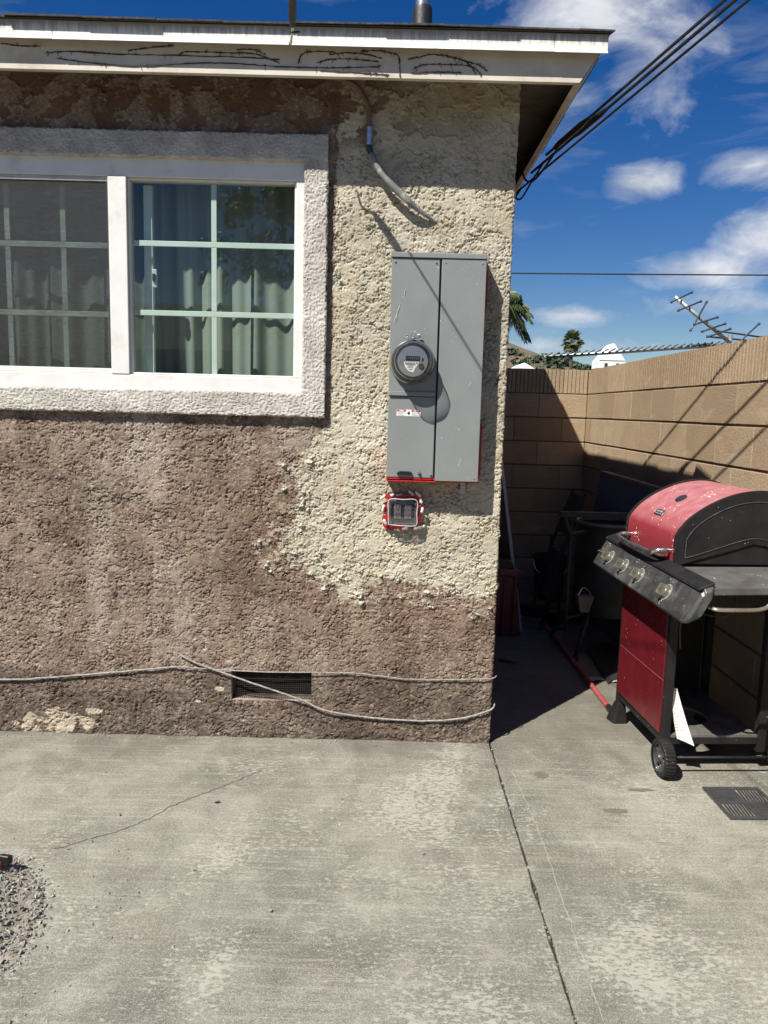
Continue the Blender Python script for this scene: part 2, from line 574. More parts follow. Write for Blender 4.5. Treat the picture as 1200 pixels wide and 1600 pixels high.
def screen_mat():
    """Woven insect screen: threads too fine to build, most of it air."""
    m, nt, b = newmat('insect_screen_mesh')
    out = nt.n['Material Output']
    v = nt.coord()
    x, y, z = nt.sep(v)
    cellw = 2 * math.pi / 0.0042
    wx = nt.m('MULTIPLY', nt.m('ADD', nt.m('SINE', nt.m('MULTIPLY', x, cellw)), 1.0), 0.5)
    wz = nt.m('MULTIPLY', nt.m('ADD', nt.m('SINE', nt.m('MULTIPLY', z, cellw)), 1.0), 0.5)
    th = nt.m('MAXIMUM', nt.m('GREATER_THAN', wx, 0.86), nt.m('GREATER_THAN', wz, 0.82))
    fac = nt.m('MULTIPLY', th, nt.ramp(nt.noise(nt.coord(stretch=(0.5, 1, 6)), 60, 3), (0.3, 0.55), (0.7, 1.0)))
    tr = nt.n.new('ShaderNodeBsdfTransparent')
    mx = nt.n.new('ShaderNodeMixShader')
    nt.put(mx.inputs[0], fac)
    nt.l.new(tr.outputs[0], mx.inputs[1])
    nt.l.new(b.outputs[0], mx.inputs[2])
    nt.l.new(mx.outputs[0], out.inputs[0])
    b.inputs['Base Color'].default_value = (0.045, 0.045, 0.044, 1)
    b.inputs['Roughness'].default_value = 0.7
    return m


def curtain_mat():
    m, nt, b = newmat('sheer_curtain_cloth')
    out = nt.n['Material Output']
    v = nt.coord()
    c = nt.mix(nt.noise(nt.coord(stretch=(40, 40, 3)), 1.0, 4), (0.36, 0.375, 0.35), (0.47, 0.485, 0.455))
    nt.put(b.inputs['Base Color'], c)
    b.inputs['Roughness'].default_value = 0.9
    tl = nt.n.new('ShaderNodeBsdfTranslucent')
    tl.inputs[0].default_value = (0.5, 0.53, 0.48, 1)
    mx = nt.n.new('ShaderNodeMixShader')
    mx.inputs[0].default_value = 0.3
    nt.l.new(b.outputs[0], mx.inputs[1])
    nt.l.new(tl.outputs[0], mx.inputs[2])
    nt.l.new(mx.outputs[0], out.inputs[0])
    return m


def drip_mat():
    """White metal edge with old dark water runs."""
    m, nt, b = newmat('weathered_white_metal')
    v = nt.coord()
    x, y, z = nt.sep(v)
    runs = nt.noise(nt.coord(stretch=(55, 55, 4)), 1.0, 6, 0.65)
    up = nt.ramp(nt.m('ADD', z, nt.m('MULTIPLY', nt.m('SUBTRACT', runs, 0.5), 0.06)), (0.0, 0.0), (1.0, 1.0))
    hgt = nt.m('MULTIPLY', nt.m('SUBTRACT', z, 2.753), 1 / 0.068)
    k = nt.ramp(nt.m('ADD', hgt, nt.m('MULTIPLY', nt.m('SUBTRACT', runs, 0.5), 1.4)), (0.35, 0.0), (0.85, 1.0))
    c = nt.mix(nt.m('MULTIPLY', k, 0.8), (0.76, 0.74, 0.68), (0.22, 0.20, 0.165))
    c = nt.mix(nt.m('MULTIPLY', nt.ramp(nt.noise(v, 40, 6, 0.7), (0.55, 0.0), (0.7, 1.0)), 0.5), c, (0.34, 0.31, 0.26))
    nt.put(b.inputs['Base Color'], c)
    b.inputs['Roughness'].default_value = 0.6
    return m


MAT = dict(
    stucco=stucco_mat(), trim=white_stucco_mat(), slab=concrete_mat('worn_concrete_with_sealer', True),
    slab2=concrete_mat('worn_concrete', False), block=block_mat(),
    mortar=simple('dark_mortar', (0.17, 0.13, 0.095), 0.95, var=0.2, scale=30, bump=0.5),
    glass=glass_mat('window_glass', (0.72, 0.81, 0.755), 1.8), screen=screen_mat(), curtain=curtain_mat(), drip=drip_mat(),
    vinyl=simple('white_vinyl', (0.70, 0.695, 0.665), 0.45, var=0.06, scale=9, dirt=((0.50, 0.47, 0.40), 0.05)),
    muntin=simple('pale_grid_bar', (0.84, 0.86, 0.84), 0.45, var=0.04),
    fascia=simple('off_white_fascia_paint', (0.62, 0.57, 0.47), 0.62, var=0.10, scale=7, dirt=((0.36, 0.29, 0.20), 0.10), bump=0.15, bscale=60),
    soffit=simple('brown_soffit_paint', (0.13, 0.105, 0.08), 0.85, var=0.3, scale=8, bump=0.3),
    shingle=simple('dark_asphalt_shingle', (0.075, 0.070, 0.064), 0.95, var=0.35, scale=60, bump=0.8, bscale=300),
    dirt=simple('dry_soil', (0.165, 0.135, 0.10), 0.97, var=0.3, scale=9, bump=0.8, bscale=90),
    hillside=simple('dry_hillside', (0.175, 0.120, 0.072), 0.95, var=0.3, scale=0.02, col2=(0.085, 0.075, 0.045)),
    stone=simple('grey_gravel', (0.37, 0.355, 0.31), 0.93, var=0.3, scale=60),
    dark_room=simple('dim_room_wall', (0.20, 0.19, 0.17), 0.9),
)

# ------------------------------------------------------------------ ground
YW = 3.235          # front face of the house
XC = 0.495          # its right-hand corner


def ground_sheet():
    mb = MB()
    n = 40
    xs = [-2500, -600, -120, -30, -8, 8, 30, 120, 600, 2500]
    ys = [-600, -120, -30, -8, 4, 12, 30, 120, 600, 1500, 3000]
    v = [(x, y, -0.075) for y in ys for x in xs]
    f = [(j * len(xs) + i, j * len(xs) + i + 1, (j + 1) * len(xs) + i + 1, (j + 1) * len(xs) + i)
         for j in range(len(ys) - 1) for i in range(len(xs) - 1)]
    mb.add(v, f)
    return mb.build('ground', MAT['dirt'], kind='structure')


ground_sheet()


def slab(name, outline, mat, thick=0.07):
    """A poured slab with a slightly crumbled, uneven edge."""
    pts = []
    n = len(outline)
    for i in range(n):
        a, b = Vector(outline[i]), Vector(outline[(i + 1) % n])
        L = (b - a).length
        k = max(1, int(L / 0.03)) if L < 9 else 60
        for j in range(k):
            p = a.lerp(b, j / k)
            nrm = Vector((b.y - a.y, a.x - b.x)).normalized()
            off = float(fbm(np.array(p.x * 9.0), np.array(p.y * 9.0), 4, 5)) * 0.006 if L < 9 else 0
            pts.append(p + nrm * off)
    mb = MB()
    m = len(pts)
    top = [(p.x, p.y, 0.0) for p in pts]
    bev = [(p.x, p.y, -0.006) for p in pts]
    cx = sum(p.x for p in pts) / m
    cy = sum(p.y for p in pts) / m
    ins = []
    for i, p in enumerate(pts):
        a, b = pts[i - 1], pts[(i + 1) % m]
        t = (b - a).normalized()
        ins.append((p.x - t.y * 0.005, p.y + t.x * 0.005, 0.0))
    bot = [(p.x, p.y, -thick) for p in pts]
    v = ins + bev + bot
    f = [tuple(range(m))]
    for i in range(m):
        j = (i + 1) % m
        f.append((i, m + i, m + j, j))
        f.append((m + i, 2 * m + i, 2 * m + j, m + j))
    mb.add(v, f)
    return mb.build(name, mat, kind='structure', weld=False)


slab('concrete_slab', [(-6.0, -4.0), (0.4915, -4.0), (0.4915, 3.30), (-6.0, 3.30)], MAT['slab'])
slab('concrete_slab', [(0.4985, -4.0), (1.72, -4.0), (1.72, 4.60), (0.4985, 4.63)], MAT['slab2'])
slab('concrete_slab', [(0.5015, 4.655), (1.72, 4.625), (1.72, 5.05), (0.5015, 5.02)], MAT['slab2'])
mb = MB()   # grit that has filled the joint
mb.box(0.4895, 0.5005, -3.9, 3.24, -0.06, -0.012)
mb.build('joint_filler', simple('joint_grit', (0.045, 0.038, 0.03), 0.97, var=0.4, scale=80), kind='structure')

# bare soil strip in front of the far block wall
mb = MB()
nx, ny = 36, 44
xs = np.linspace(0.5, 1.72, nx)
ys = np.linspace(5.0, 6.62, ny)
X, Y = np.meshgrid(xs, ys)
Z = -0.045 + 0.03 * fbm(X * 4, Y * 4, 4, 2) + 0.07 * sstep(6.1, 6.6, Y) + 0.02 * fbm(X * 14, Y * 14, 3, 8)
mb.add(np.stack([X, Y, Z], -1).reshape(-1, 3).tolist(),
       [(j * nx + i, j * nx + i + 1, (j + 1) * nx + i + 1, (j + 1) * nx + i) for j in range(ny - 1) for i in range(nx - 1)], True)
mb.build('soil_path', MAT['dirt'], kind='structure')

# hairline cracks in the front slab: thin V grooves filled with dirt, lying just proud of the surface
def crack(pts, w):
    mb = MB()
    P = spline([(x, y, 0.0) for x, y in pts], 12)
    v, f = [], []
    for i, p in enumerate(P):
        t = (P[min(i + 1, len(P) - 1)] - P[max(i - 1, 0)]).normalized()
        j = float(fbm(np.array(p.x * 40), np.array(p.y * 40), 3, 4)) * 0.012
        ww = w * (0.5 + 0.6 * abs(math.sin(i * 1.7))) * min(1, 3 * (1 - i / len(P)) + 0.25)
        c = p + Vector((-t.y, t.x, 0)) * j
        for s in (-1, 1):
            v.append((c.x - t.y * ww * s, c.y + t.x * ww * s, 0.0012))
    for i in range(len(P) - 1):
        f.append((2 * i, 2 * i + 1, 2 * i + 3, 2 * i + 2))
    mb.add(v, f)
    return mb


CRACK = simple('crack_dirt', (0.05, 0.042, 0.032), 0.97)
crack([(-1.05, 2.34), (-0.888, 2.451), (-0.806, 2.537), (-0.724, 2.652), (-0.547, 2.833), (-0.42, 2.98)], 0.0014).build('slab_crack', CRACK, kind='structure')
crack([(0.549, 2.973), (0.566, 2.60), (0.569, 2.328), (0.565, 1.95), (0.561, 1.671), (0.558, 1.2)], 0.0011).build(
    'slab_scratch', simple('pale_scratch', (0.42, 0.40, 0.35), 0.9), kind='structure')

# ------------------------------------------------------------------ house
house = empty('house', (XC, YW, 0), label='low stucco house with peeling maroon paint and a bare cream patch', cat='house')

CREAM = np.array([(-0.216, 2.85), (-0.222, 2.53), (-0.237, 1.39), (-0.342, 1.281), (-0.395, 1.172), (-0.326, 1.065), (-0.42, 0.925),
                  (-0.461, 0.841), (-0.323, 0.761), (-0.142, 0.639), (0.007, 0.727), (0.173, 0.704), (0.436, 0.654),
                  (0.60, 0.72), (0.95, 0.60), (0.95, 2.85)])


def sdist(px, pz, poly):
    """Signed distance, positive inside."""
    d = np.full(px.shape, 9.0)
    ins = np.zeros(px.shape, bool)
    n = len(poly)
    for i in range(n):
        a, b = poly[i], poly[(i + 1) % n]
        e = b - a
        t = np.clip(((px - a[0]) * e[0] + (pz - a[1]) * e[1]) / (e @ e), 0, 1)
        d = np.minimum(d, np.hypot(px - a[0] - t * e[0], pz - a[1] - t * e[1]))
        c = ((a[1] > pz) != (b[1] > pz)) & (px < (b[0] - a[0]) * (pz - a[1]) / (b[1] - a[1] + 1e-12) + a[0])
        ins ^= c
    return np.where(ins, d, -d)


WIN = (-1.872, -0.350, 1.508, 2.424)      # opening x0 x1 z0 z1
VENT = (-0.648, -0.297, 0.172, 0.302)


def stucco_wall():
    step = 0.0031
    rc = 0.010
    s_front = np.arange(-2.05, XC - rc, step)
    s_corner = XC - rc + np.linspace(0, rc * math.pi / 2, 5)[:-1]
    s_side = XC - rc + rc * math.pi / 2 + np.arange(0, 0.22, step)
    s = np.concatenate([s_front, s_corner, s_side])
    z = np.arange(-0.04, 2.80, step)
    bx = np.where(s < XC - rc, s, 0); by = np.full(s.shape, YW); nx_ = np.zeros(s.shape); ny_ = np.full(s.shape, -1.0)
    arc = (s >= XC - rc) & (s < XC - rc + rc * math.pi / 2 - 1e-9)
    a = (s - (XC - rc)) / rc
    bx = np.where(arc, XC - rc + rc * np.sin(a), bx); by = np.where(arc, YW + rc - rc * np.cos(a), by)
    nx_ = np.where(arc, np.sin(a), nx_); ny_ = np.where(arc, -np.cos(a), ny_)
    sd = s >= XC - rc + rc * math.pi / 2 - 1e-9
    bx = np.where(sd, XC, bx); by = np.where(sd, YW + rc + s - (XC - rc + rc * math.pi / 2), by)
    nx_ = np.where(sd, 1.0, nx_); ny_ = np.where(sd, 0.0, ny_)
    S, Z = np.meshgrid(s, z)
    # where the cream patch shows
    warp = 0.030 * fbm(S / 0.07, Z / 0.07, 4, 21) + 0.022 * fbm(S / 0.018, Z / 0.018, 3, 22)
    lowz = sstep(1.45, 1.15, Z)
    sdc = sdist(S, Z, CREAM) + warp * (0.45 + 0.9 * lowz)
    cream = sstep(-0.002, 0.004, sdc)
    # islands of cream beyond the edge and of maroon within it
    isl = 0.6 * sstep(0.40, 0.44, fbm(S / 0.035, Z / 0.03, 4, 31) + 0.30 * sstep(-0.14, 0.0, sdc) - 0.12) * sstep(-0.16, -0.02, sdc) * lowz
    cream = np.clip(np.maximum(cream, isl * 0.9), 0, 1)
    # crusty dashed mortar: broken trowel layers, sandy crumbs, pits and smeared flat spots
    wx = S + 0.006 * perlin(S / 0.03, Z / 0.03, 41)
    wz = Z + 0.006 * perlin(S / 0.03, Z / 0.03, 42)
    crust = 0.10 + 0.95 * sstep(-0.22, 0.26, fbm(S / 0.11, Z / 0.10, 4, 44))
    crumb = 0.0017 * sstep(-0.12, 0.10, fbm(wx / 0.0095, wz / 0.0085, 2, 7)) + 0.0013 * perlin(S / 0.0062, Z / 0.0058, 5)
    crumb2 = 0.0015 * sstep(-0.10, 0.10, fbm(wx / 0.0115, wz / 0.0085, 2, 13)) + 0.0012 * perlin(S / 0.0064, Z / 0.0058, 6)
    lay = terrace(fbm(wx / 0.046, wz / 0.036, 6, 1, 0.68), 3.0)
    lay2 = terrace(fbm(wx / 0.055, wz / 0.038, 6, 2, 0.68), 2.8)
    h_cream = crust * crumb * 1.1 + 0.0085 * lay * (0.30 + 0.70 * crust)
    h_mar = crust * crumb2 * 1.1 + 0.0072 * lay2 * (0.30 + 0.70 * crust)
    pit = sstep(0.22, 0.34, fbm(S / 0.020, Z / 0.017, 4, 9, 0.6)) * 0.0068 * sstep(-0.25, 0.2, fbm(S / 0.09, Z / 0.09, 3, 10))
    h = cream * (h_cream - pit) + (1 - cream) * (h_mar - 0.8 * pit)
    h += 0.0030 * fbm(S / 0.22, Z / 0.22, 3, 12)
    # short worm-like crevices between the dashes
    w1 = np.abs(perlin(wx / 0.021, wz / 0.016, 61) + 0.25 * perlin(S / 0.008, Z / 0.008, 62))
    w2 = np.abs(perlin(wx / 0.036, wz / 0.024, 63) + 0.25 * perlin(S / 0.011, Z / 0.011, 64))
    g1 = sstep(-0.05, 0.25, fbm(S / 0.055, Z / 0.05, 3, 65)); g2 = sstep(-0.02, 0.25, fbm(S / 0.10, Z / 0.09, 3, 66))
    h -= 0.0042 * sstep(0.13, 0.02, w1) * g1 + 0.0058 * sstep(0.10, 0.01, w2) * g2
    # crazed cracks
    rid = np.abs(perlin(wx / 0.060, wz / 0.048, 15) + 0.12 * perlin(S / 0.012, Z / 0.012, 17))
    gate = sstep(0.02, 0.3, fbm(S / 0.16, Z / 0.16, 3, 16))
    h -= 0.0075 * sstep(0.040, 0.0, rid) * gate
    # thin layers of coating that lift and break away along the lower edge of the patch
    pz = np.exp(-(np.clip(sdc - 0.01, -9, 9) / 0.10) ** 2) * lowz * sstep(-0.40, 0.25, fbm(S / 0.2, Z / 0.2, 2, 20) + 0.1)
    pn = fbm(wx / 0.075, wz / 0.055, 6, 19, 0.68)
    sheet = terrace(np.clip(pn + 0.25, 0, 1), 3.2, 0.22)
    flake = sstep(0.30, 0.34, sheet) * sstep(0.25, 0.50, pz + 0.25 * fbm(S / 0.03, Z / 0.03, 3, 23))
    cream = np.maximum(cream, 0.85 * flake)
    h += 0.024 * sheet * sstep(0.10, 0.45, pz) * (0.25 + 0.75 * flake)
    # under the eaves: old skim coats, smoother, with thick curled flakes
    eav = sstep(2.44, 2.54, Z)
    sk = fbm(S / 0.10, Z / 0.075, 4, 25)
    peel = sstep(0.02, 0.06, sk + 0.35 * fbm(S / 0.024, Z / 0.02, 3, 26)) * eav * sstep(0.25, -0.15, S + 0.1 * fbm(S / 0.1, Z / 0.1, 2, 27))
    h = h * (1 - 0.62 * eav) + eav * (0.0042 * sstep(0.06, 0.02, sk) + 0.0018 * sstep(-0.2, -0.16, sk))
    # crumbling foot of the wall
    foot = sstep(0.07, 0.0, Z)
    h += foot * (0.010 * fbm(S / 0.06, Z / 0.05, 3, 33) + 0.002)
    fresh = sstep(-0.55, -0.05, sdist(S, Z, CREAM) + 0.25 * fbm(S / 0.2, Z / 0.2, 3, 71)) * sstep(1.35, 1.1, Z)
    damp = sstep(0.33, 0.25, Z + 0.04 * fbm(S / 0.1, Z / 0.1, 4, 35)) * (0.62 + 0.5 * sstep(-0.2, 0.3, fbm(S / 0.12, Z / 0.08, 4, 37)))
    damp = np.maximum(damp, 0.95 * sstep(0.05, 0.01, Z + 0.03 * fbm(S / 0.05, Z / 0.05, 3, 39)))
    damp = np.maximum(damp, 0.55 * sstep(0.1, 0.5, fbm(S / 0.35, Z / 0.25, 4, 36)) * sstep(1.35, 0.6, Z))
    damp = damp * (1 - cream)
    chipn = fbm(S / 0.045, Z / 0.035, 4, 38)
    chip = np.zeros(S.shape)
    for cx, cz, r in ((-1.40, 0.055, 0.085), (-1.54, 0.035, 0.06), (-1.26, 0.10, 0.035), (-1.30, 0.05, 0.05), (-0.70, 0.22, 0.02), (-0.80, 0.16, 0.015), (-1.10, 0.30, 0.012)):
        chip = np.maximum(chip, sstep(0.0, 0.25, 1 - np.hypot(S - cx, (Z - cz) * 1.5) / r + 1.3 * chipn))
    h -= 0.003 * chip
    PX = bx[None, :] + nx_[None, :] * h
    PY = by[None, :] + ny_[None, :] * h
    co = np.stack([PX, PY, Z], -1).reshape(-1, 3)
    nu, nz = len(s), len(z)
    sc, zc = (s[:-1] + s[1:]) / 2, (z[:-1] + z[1:]) / 2
    SCc, ZCc = np.meshgrid(sc, zc)
    keep = np.ones(SCc.shape, bool)
    for x0, x1, z0, z1 in (WIN, VENT):
        keep &= ~((SCc > x0) & (SCc < x1) & (ZCc > z0) & (ZCc < z1))
    jj, ii = np.nonzero(keep)
    q = np.stack([jj * nu + ii, jj * nu + ii + 1, (jj + 1) * nu + ii + 1, (jj + 1) * nu + ii], 1)
    me = bpy.data.meshes.new('stucco_wall')
    me.vertices.add(len(co)); me.vertices.foreach_set('co', co.ravel())
    me.loops.add(q.size); me.loops.foreach_set('vertex_index', q.ravel().astype(np.int32))
    me.polygons.add(len(q)); me.polygons.foreach_set('loop_start', np.arange(0, q.size, 4, dtype=np.int32))
    me.polygons.foreach_set('use_smooth', np.ones(len(q), bool))
    me.update(calc_edges=True)
    for nm, arr in (('cream', cream), ('damp', damp), ('chip', chip), ('peel', peel), ('flake', flake), ('fresh', fresh)):
        at = me.attributes.new(nm, 'FLOAT', 'POINT')
        at.data.foreach_set('value', np.clip(arr, 0, 1).ravel().astype(np.float32))
    me.materials.append(MAT['stucco'])
    o = link_mesh('stucco_wall', me, house)
    return o


stucco_wall()

# the rest of the house shell (seen only from other places)
mb = MB()
mb.box(-6.0, -2.05, YW, YW + 0.14, -0.04, 2.80)
mb.box(XC - 0.14, XC, YW + 0.225, 9.6, -0.04, 2.80)
mb.box(-6.0, XC - 0.14, 9.46, 9.6, -0.04, 2.80)
mb.box(-6.0, -5.86, YW + 0.14, 9.46, -0.04, 2.80)
mb.build('stucco_shell', MAT['stucco'], house)
mb = MB()   # plaster lining behind the front wall, with the reveals of the window and the crawl space
x0, x1, z0, z1 = WIN
yb, yf = YW + 0.15, YW + 0.012
for a in ((-2.04, x0, -0.04, 2.79), (x1, XC - 0.15, 0.33, 2.79), (x0, x1, 0.33, z0), (x0, x1, z1, 2.79)):
    mb.box(a[0], a[1], yf, yb, a[2], a[3])
mb.build('wall_core', MAT['dark_room'], house)
mb = MB()
mb.box(-5.8, 0.30, YW + 0.95, YW + 0.99, 0.40, 2.74)
mb.box(-5.8, 0.30, YW + 0.16, YW + 0.94, 0.36, 0.40)
mb.box(-5.8, 0.30, YW + 0.16, YW + 0.94, 2.74, 2.77)
mb.build('room_lining', MAT['dark_room'], house)


# ---- rough stucco bands round the window
def rough_band(name, x0, x1, z0, z1, proud=0.028, res=0.004, seed=0):
    r = 0.007
    yb = YW + 0.004
    yfr = YW - proud
    def prof(a0, a1):
        """Section from one edge over the front to the other: (across, y, n_across, n_y)."""
        out = [(a0, yb, -1, 0), (a0, (yb + yfr + r) / 2, -1, 0)]
        for k in range(4):
            t = k / 3 * math.pi / 2
            out.append((a0 + r - r * math.cos(t), yfr + r - r * math.sin(t), -math.cos(t), -math.sin(t)))
        for c in np.arange(a0 + r + res, a1 - r - res / 2, res):
            out.append((c, yfr, 0, -1))
        for k in range(4):
            t = (1 - k / 3) * math.pi / 2
            out.append((a1 - r + r * math.cos(t), yfr + r - r * math.sin(t), math.cos(t), -math.sin(t)))
        return out + [(a1, (yb + yfr + r) / 2, 1, 0), (a1, yb, 1, 0)]
    horiz = (x1 - x0) > (z1 - z0)
    P = np.array(prof(z0, z1) if horiz else prof(x0, x1))
    L = np.arange(x0, x1 + res / 2, res) if horiz else np.arange(z0, z1 + res / 2, res)
    A, Lg = np.meshgrid(P[:, 0] + np.concatenate([[0], np.cumsum(np.hypot(np.diff(P[:, 0]), np.diff(P[:, 1])))]) * 0.7, L)
    n = fbm(A / 0.013, Lg / 0.011, 3, 50 + seed)
    h = 0.0026 * sstep(-0.10, 0.08, n) + 0.0018 * perlin(A / 0.007, Lg / 0.007, 51 + seed) + 0.003 * fbm(A / 0.15, Lg / 0.10, 3, 52 + seed) - 0.0008
    h -= 0.006 * sstep(0.25, 0.45, fbm(A / 0.05, Lg / 0.05, 3, 54 + seed)) * np.minimum(1, (np.abs(P[:, 2])[None, :] + 0.12))
    ac = P[:, 0][None, :] + P[:, 2][None, :] * h
    yy = P[:, 1][None, :] + P[:, 3][None, :] * h
    co = np.stack([Lg, yy, ac], -1) if horiz else np.stack([ac, yy, Lg], -1)
    nu, nl = len(P), len(L)
    mb = MB()
    mb.add(co.reshape(-1, 3).tolist(), [(j * nu + i, j * nu + i + 1, (j + 1) * nu + i + 1, (j + 1) * nu + i)
                                        for j in range(nl - 1) for i in range(nu - 1)], True)
    mb.add(co[0].tolist(), [tuple(range(nu))])
    mb.add(co[-1].tolist(), [tuple(range(nu))])
    return mb.build(name, MAT['trim'], house)


rough_band('window_surround', -1.97, -0.258, 2.420, 2.520, seed=1)
rough_band('window_surround', -1.97, -0.256, 1.410, 1.508, seed=2)
rough_band('window_surround', -0.351, -0.256, 1.5085, 2.4195, seed=3)
rough_band('window_surround', -1.97, -1.872, 1.5085, 2.4195, seed=4)

# ---- the sliding window
win = empty('window', (-1.11, YW, 1.51))
attach(win, house, False)
tag(win, 'white vinyl sliding window with grid bars')
V = MAT['vinyl']
YF = YW - 0.004


def wbox(name, x0, x1, z0, z1, y0, y1, mat=V, bevel=0.003):
    return MB().box(x0, x1, y0, y1, z0, z1).build(name, mat, win, bevel=bevel, seg=2)


wbox('frame', x0 := WIN[0] - 0.004, x1 := WIN[1] + 0.004, 2.349, WIN[3] + 0.002, YF, YF + 0.085)
wbox('frame', x0, x1, WIN[2] - 0.002, 1.568, YF, YF + 0.085)
wbox('frame', -0.384, x1, 1.5685, 2.3485, YF + 0.001, YF + 0.085)
wbox('frame', x0, -1.835, 1.5685, 2.3485, YF + 0.001, YF + 0.085)
wbox('frame', -1.142, -1.068, 1.5685, 2.3485, YF - 0.003, YF + 0.080)
wbox('frame', -0.392, -0.3845, 1.5690, 2.3480, YF + 0.012, YF + 0.06)     # glazing bead
wbox('frame', -1.0675, -1.058, 1.5690, 2.3480, YF + 0.012, YF + 0.06)
wbox('frame', -1.0575, -0.3925, 2.340, 2.3485, YF + 0.012, YF + 0.06)
wbox('frame', -1.0575, -0.3925, 1.5690, 1.577, YF + 0.012, YF + 0.06)
YG = YW + 0.030
for (a, b_, c_, e_, y_) in ((-1.0575, -0.393, 1.578, 2.339, YG), (-1.834, -1.143, 1.570, 2.347, YG + 0.026)):
    MB().add([(a, y_, c_), (b_, y_, c_), (b_, y_, e_), (a, y_, e_)], [(0, 1, 2, 3)]).build('pane', MAT['glass'], win)   # sealed unit, seen as one sheet
for zz in (2.101, 1.823):
    wbox('muntin', -1.0575, -0.393, zz - 0.011, zz + 0.011, YG + 0.006, YG + 0.014, MAT['muntin'], 0.002)
    wbox('muntin', -1.834, -1.143, zz - 0.012 - 0.008, zz + 0.010 - 0.008, YG + 0.032, YG + 0.040, MAT['muntin'], 0.002)
for (za, zb) in ((1.578, 1.8115), (1.8345, 2.0895), (2.1125, 2.339)):
    wbox('muntin', -0.736, -0.714, za, zb, YG + 0.0065, YG + 0.0145, MAT['muntin'], 0.002)
    for xm in (-1.354, -1.585):
        wbox('muntin', xm - 0.011, xm + 0.011, za - 0.006, zb - 0.010, YG + 0.0325, YG + 0.0405, MAT['muntin'], 0.002)
# inner sliding sash seen through the fixed pane
wbox('sash', -1.026, -0.990, 1.58, 2.34, YG + 0.048, YG + 0.075, MAT['muntin'], 0.003)
wbox('latch', -0.992, -0.972, 1.930, 2.005, YG + 0.040, YG + 0.056, V, 0.004)
wbox('latch', -0.988, -0.977, 1.955, 1.985, YG + 0.030, YG + 0.0398, simple('dark_latch', (0.04, 0.04, 0.04), 0.4), 0.002)
# insect screen in a thin frame over the left half
DKF = simple('grey_screen_frame', (0.50, 0.50, 0.48), 0.5)
ysn = YF + 0.006
wbox('screen_frame', -1.834, -1.1435, 2.330, 2.3484, ysn, ysn + 0.010, DKF, 0.002)
wbox('screen_frame', -1.834, -1.1435, 1.5690, 1.590, ysn, ysn + 0.010, V, 0.002)
wbox('screen_frame', -1.150, -1.1435, 1.591, 2.329, ysn, ysn + 0.010, simple('black_spline', (0.03, 0.03, 0.03), 0.6), 0.001)
wbox('screen', -1.834, -1.1505, 1.5905, 2.3295, ysn + 0.004, ysn + 0.0048, MAT['screen'], 0)

# ---- crawl space vent
mb = MB()
x0, x1, z0, z1 = VENT
mb.box(x0 - 0.006, x1 + 0.006, YW + 0.002, YW + 0.10, z0 - 0.022, z0)
mb.box(x0 - 0.006, x1 + 0.006, YW + 0.004, YW + 0.10, z1, z1 + 0.02)
mb.box(x0 - 0.02, x0, YW + 0.003, YW + 0.10, z0, z1)
mb.box(x1, x1 + 0.02, YW + 0.003, YW + 0.10, z0, z1)
vent = mb.build('foundation_vent', MAT['stucco'], house, label='dark rectangular crawl space vent with wire mesh')
MB().box(x0 - 0.02, x1 + 0.02, YW + 0.101, YW + 0.11, z0 - 0.02, z1 + 0.02).build('vent_back', simple('vent_dark', (0.015, 0.014, 0.013), 0.9), vent)
mb = MB()
k = x0 + 0.006
WR = 0.0007
while k < x1:
    mb.box(k - WR, k + WR, YW + 0.020, YW + 0.0212, z0, z1)
    k += 0.0095
k = z0 + 0.005
while k < z1:
    mb.box(x0, x1, YW + 0.0214, YW + 0.0226, k - WR, k + WR)
    k += 0.0095
mb.build('vent_mesh', simple('rusty_wire', (0.045, 0.036, 0.028), 0.8), vent, kind='stuff')

# ---- roof edge
ZF0, ZF1 = 2.664, 2.792
YE = YW - 0.200
FA = MAT['fascia']
mb = MB()
mb.hexa([(-6.0, YE, ZF0), (0.685, YE, ZF0), (0.660, YE + 0.020, ZF0), (-6.0, YE + 0.020, ZF0),
         (-6.0, YE, ZF1), (0.768, YE, ZF1), (0.745, YE + 0.020, ZF1), (-6.0, YE + 0.020, ZF1)])
mb.build('fascia_board', FA, house, bevel=0.002)
mb = MB()   # barge board down the side
mb.hexa([(0.664, YE + 0.021, ZF0), (0.690, YE + 0.002, ZF0), (0.690, 9.8, ZF0), (0.664, 9.8, ZF0),
         (0.746, YE + 0.021, ZF1), (0.770, YE + 0.002, ZF1), (0.770, 9.8, ZF1), (0.746, 9.8, ZF1)])
mb.build('barge_board', simple('dull_barge_paint', (0.50, 0.45, 0.37), 0.7, var=0.15, dirt=((0.2, 0.16, 0.11), 0.08)), house, bevel=0.002)  # off-white, a tone darker than the fascia paint
for xa, xb, dz in ((-6.0, -1.2505, 0.001), (-1.2495, 0.5765, 0.0), (0.5775, 0.772, -0.001)):
    mb = MB()
    yo = YE - 0.036
    prof = [(yo, 2.820), (yo, 2.762), (yo - 0.008, 2.754), (yo - 0.006, 2.752), (yo + 0.006, 2.758), (yo + 0.008, 2.764), (yo + 0.008, 2.820)]
    mb.prism([(p[0], p[1] + dz) for p in prof], 'X', xa, xb)
    mb.build('drip_edge', MAT['drip'], house, bevel=0.0015)
mb = MB()
mb.box(-6.0, 0.756, YE - 0.0275, YE + 0.70, 2.7945, 2.806)
mb.build('roof_deck', MAT['soffit'], house)
mb = MB()   # soffit boards of the side eave, one by one
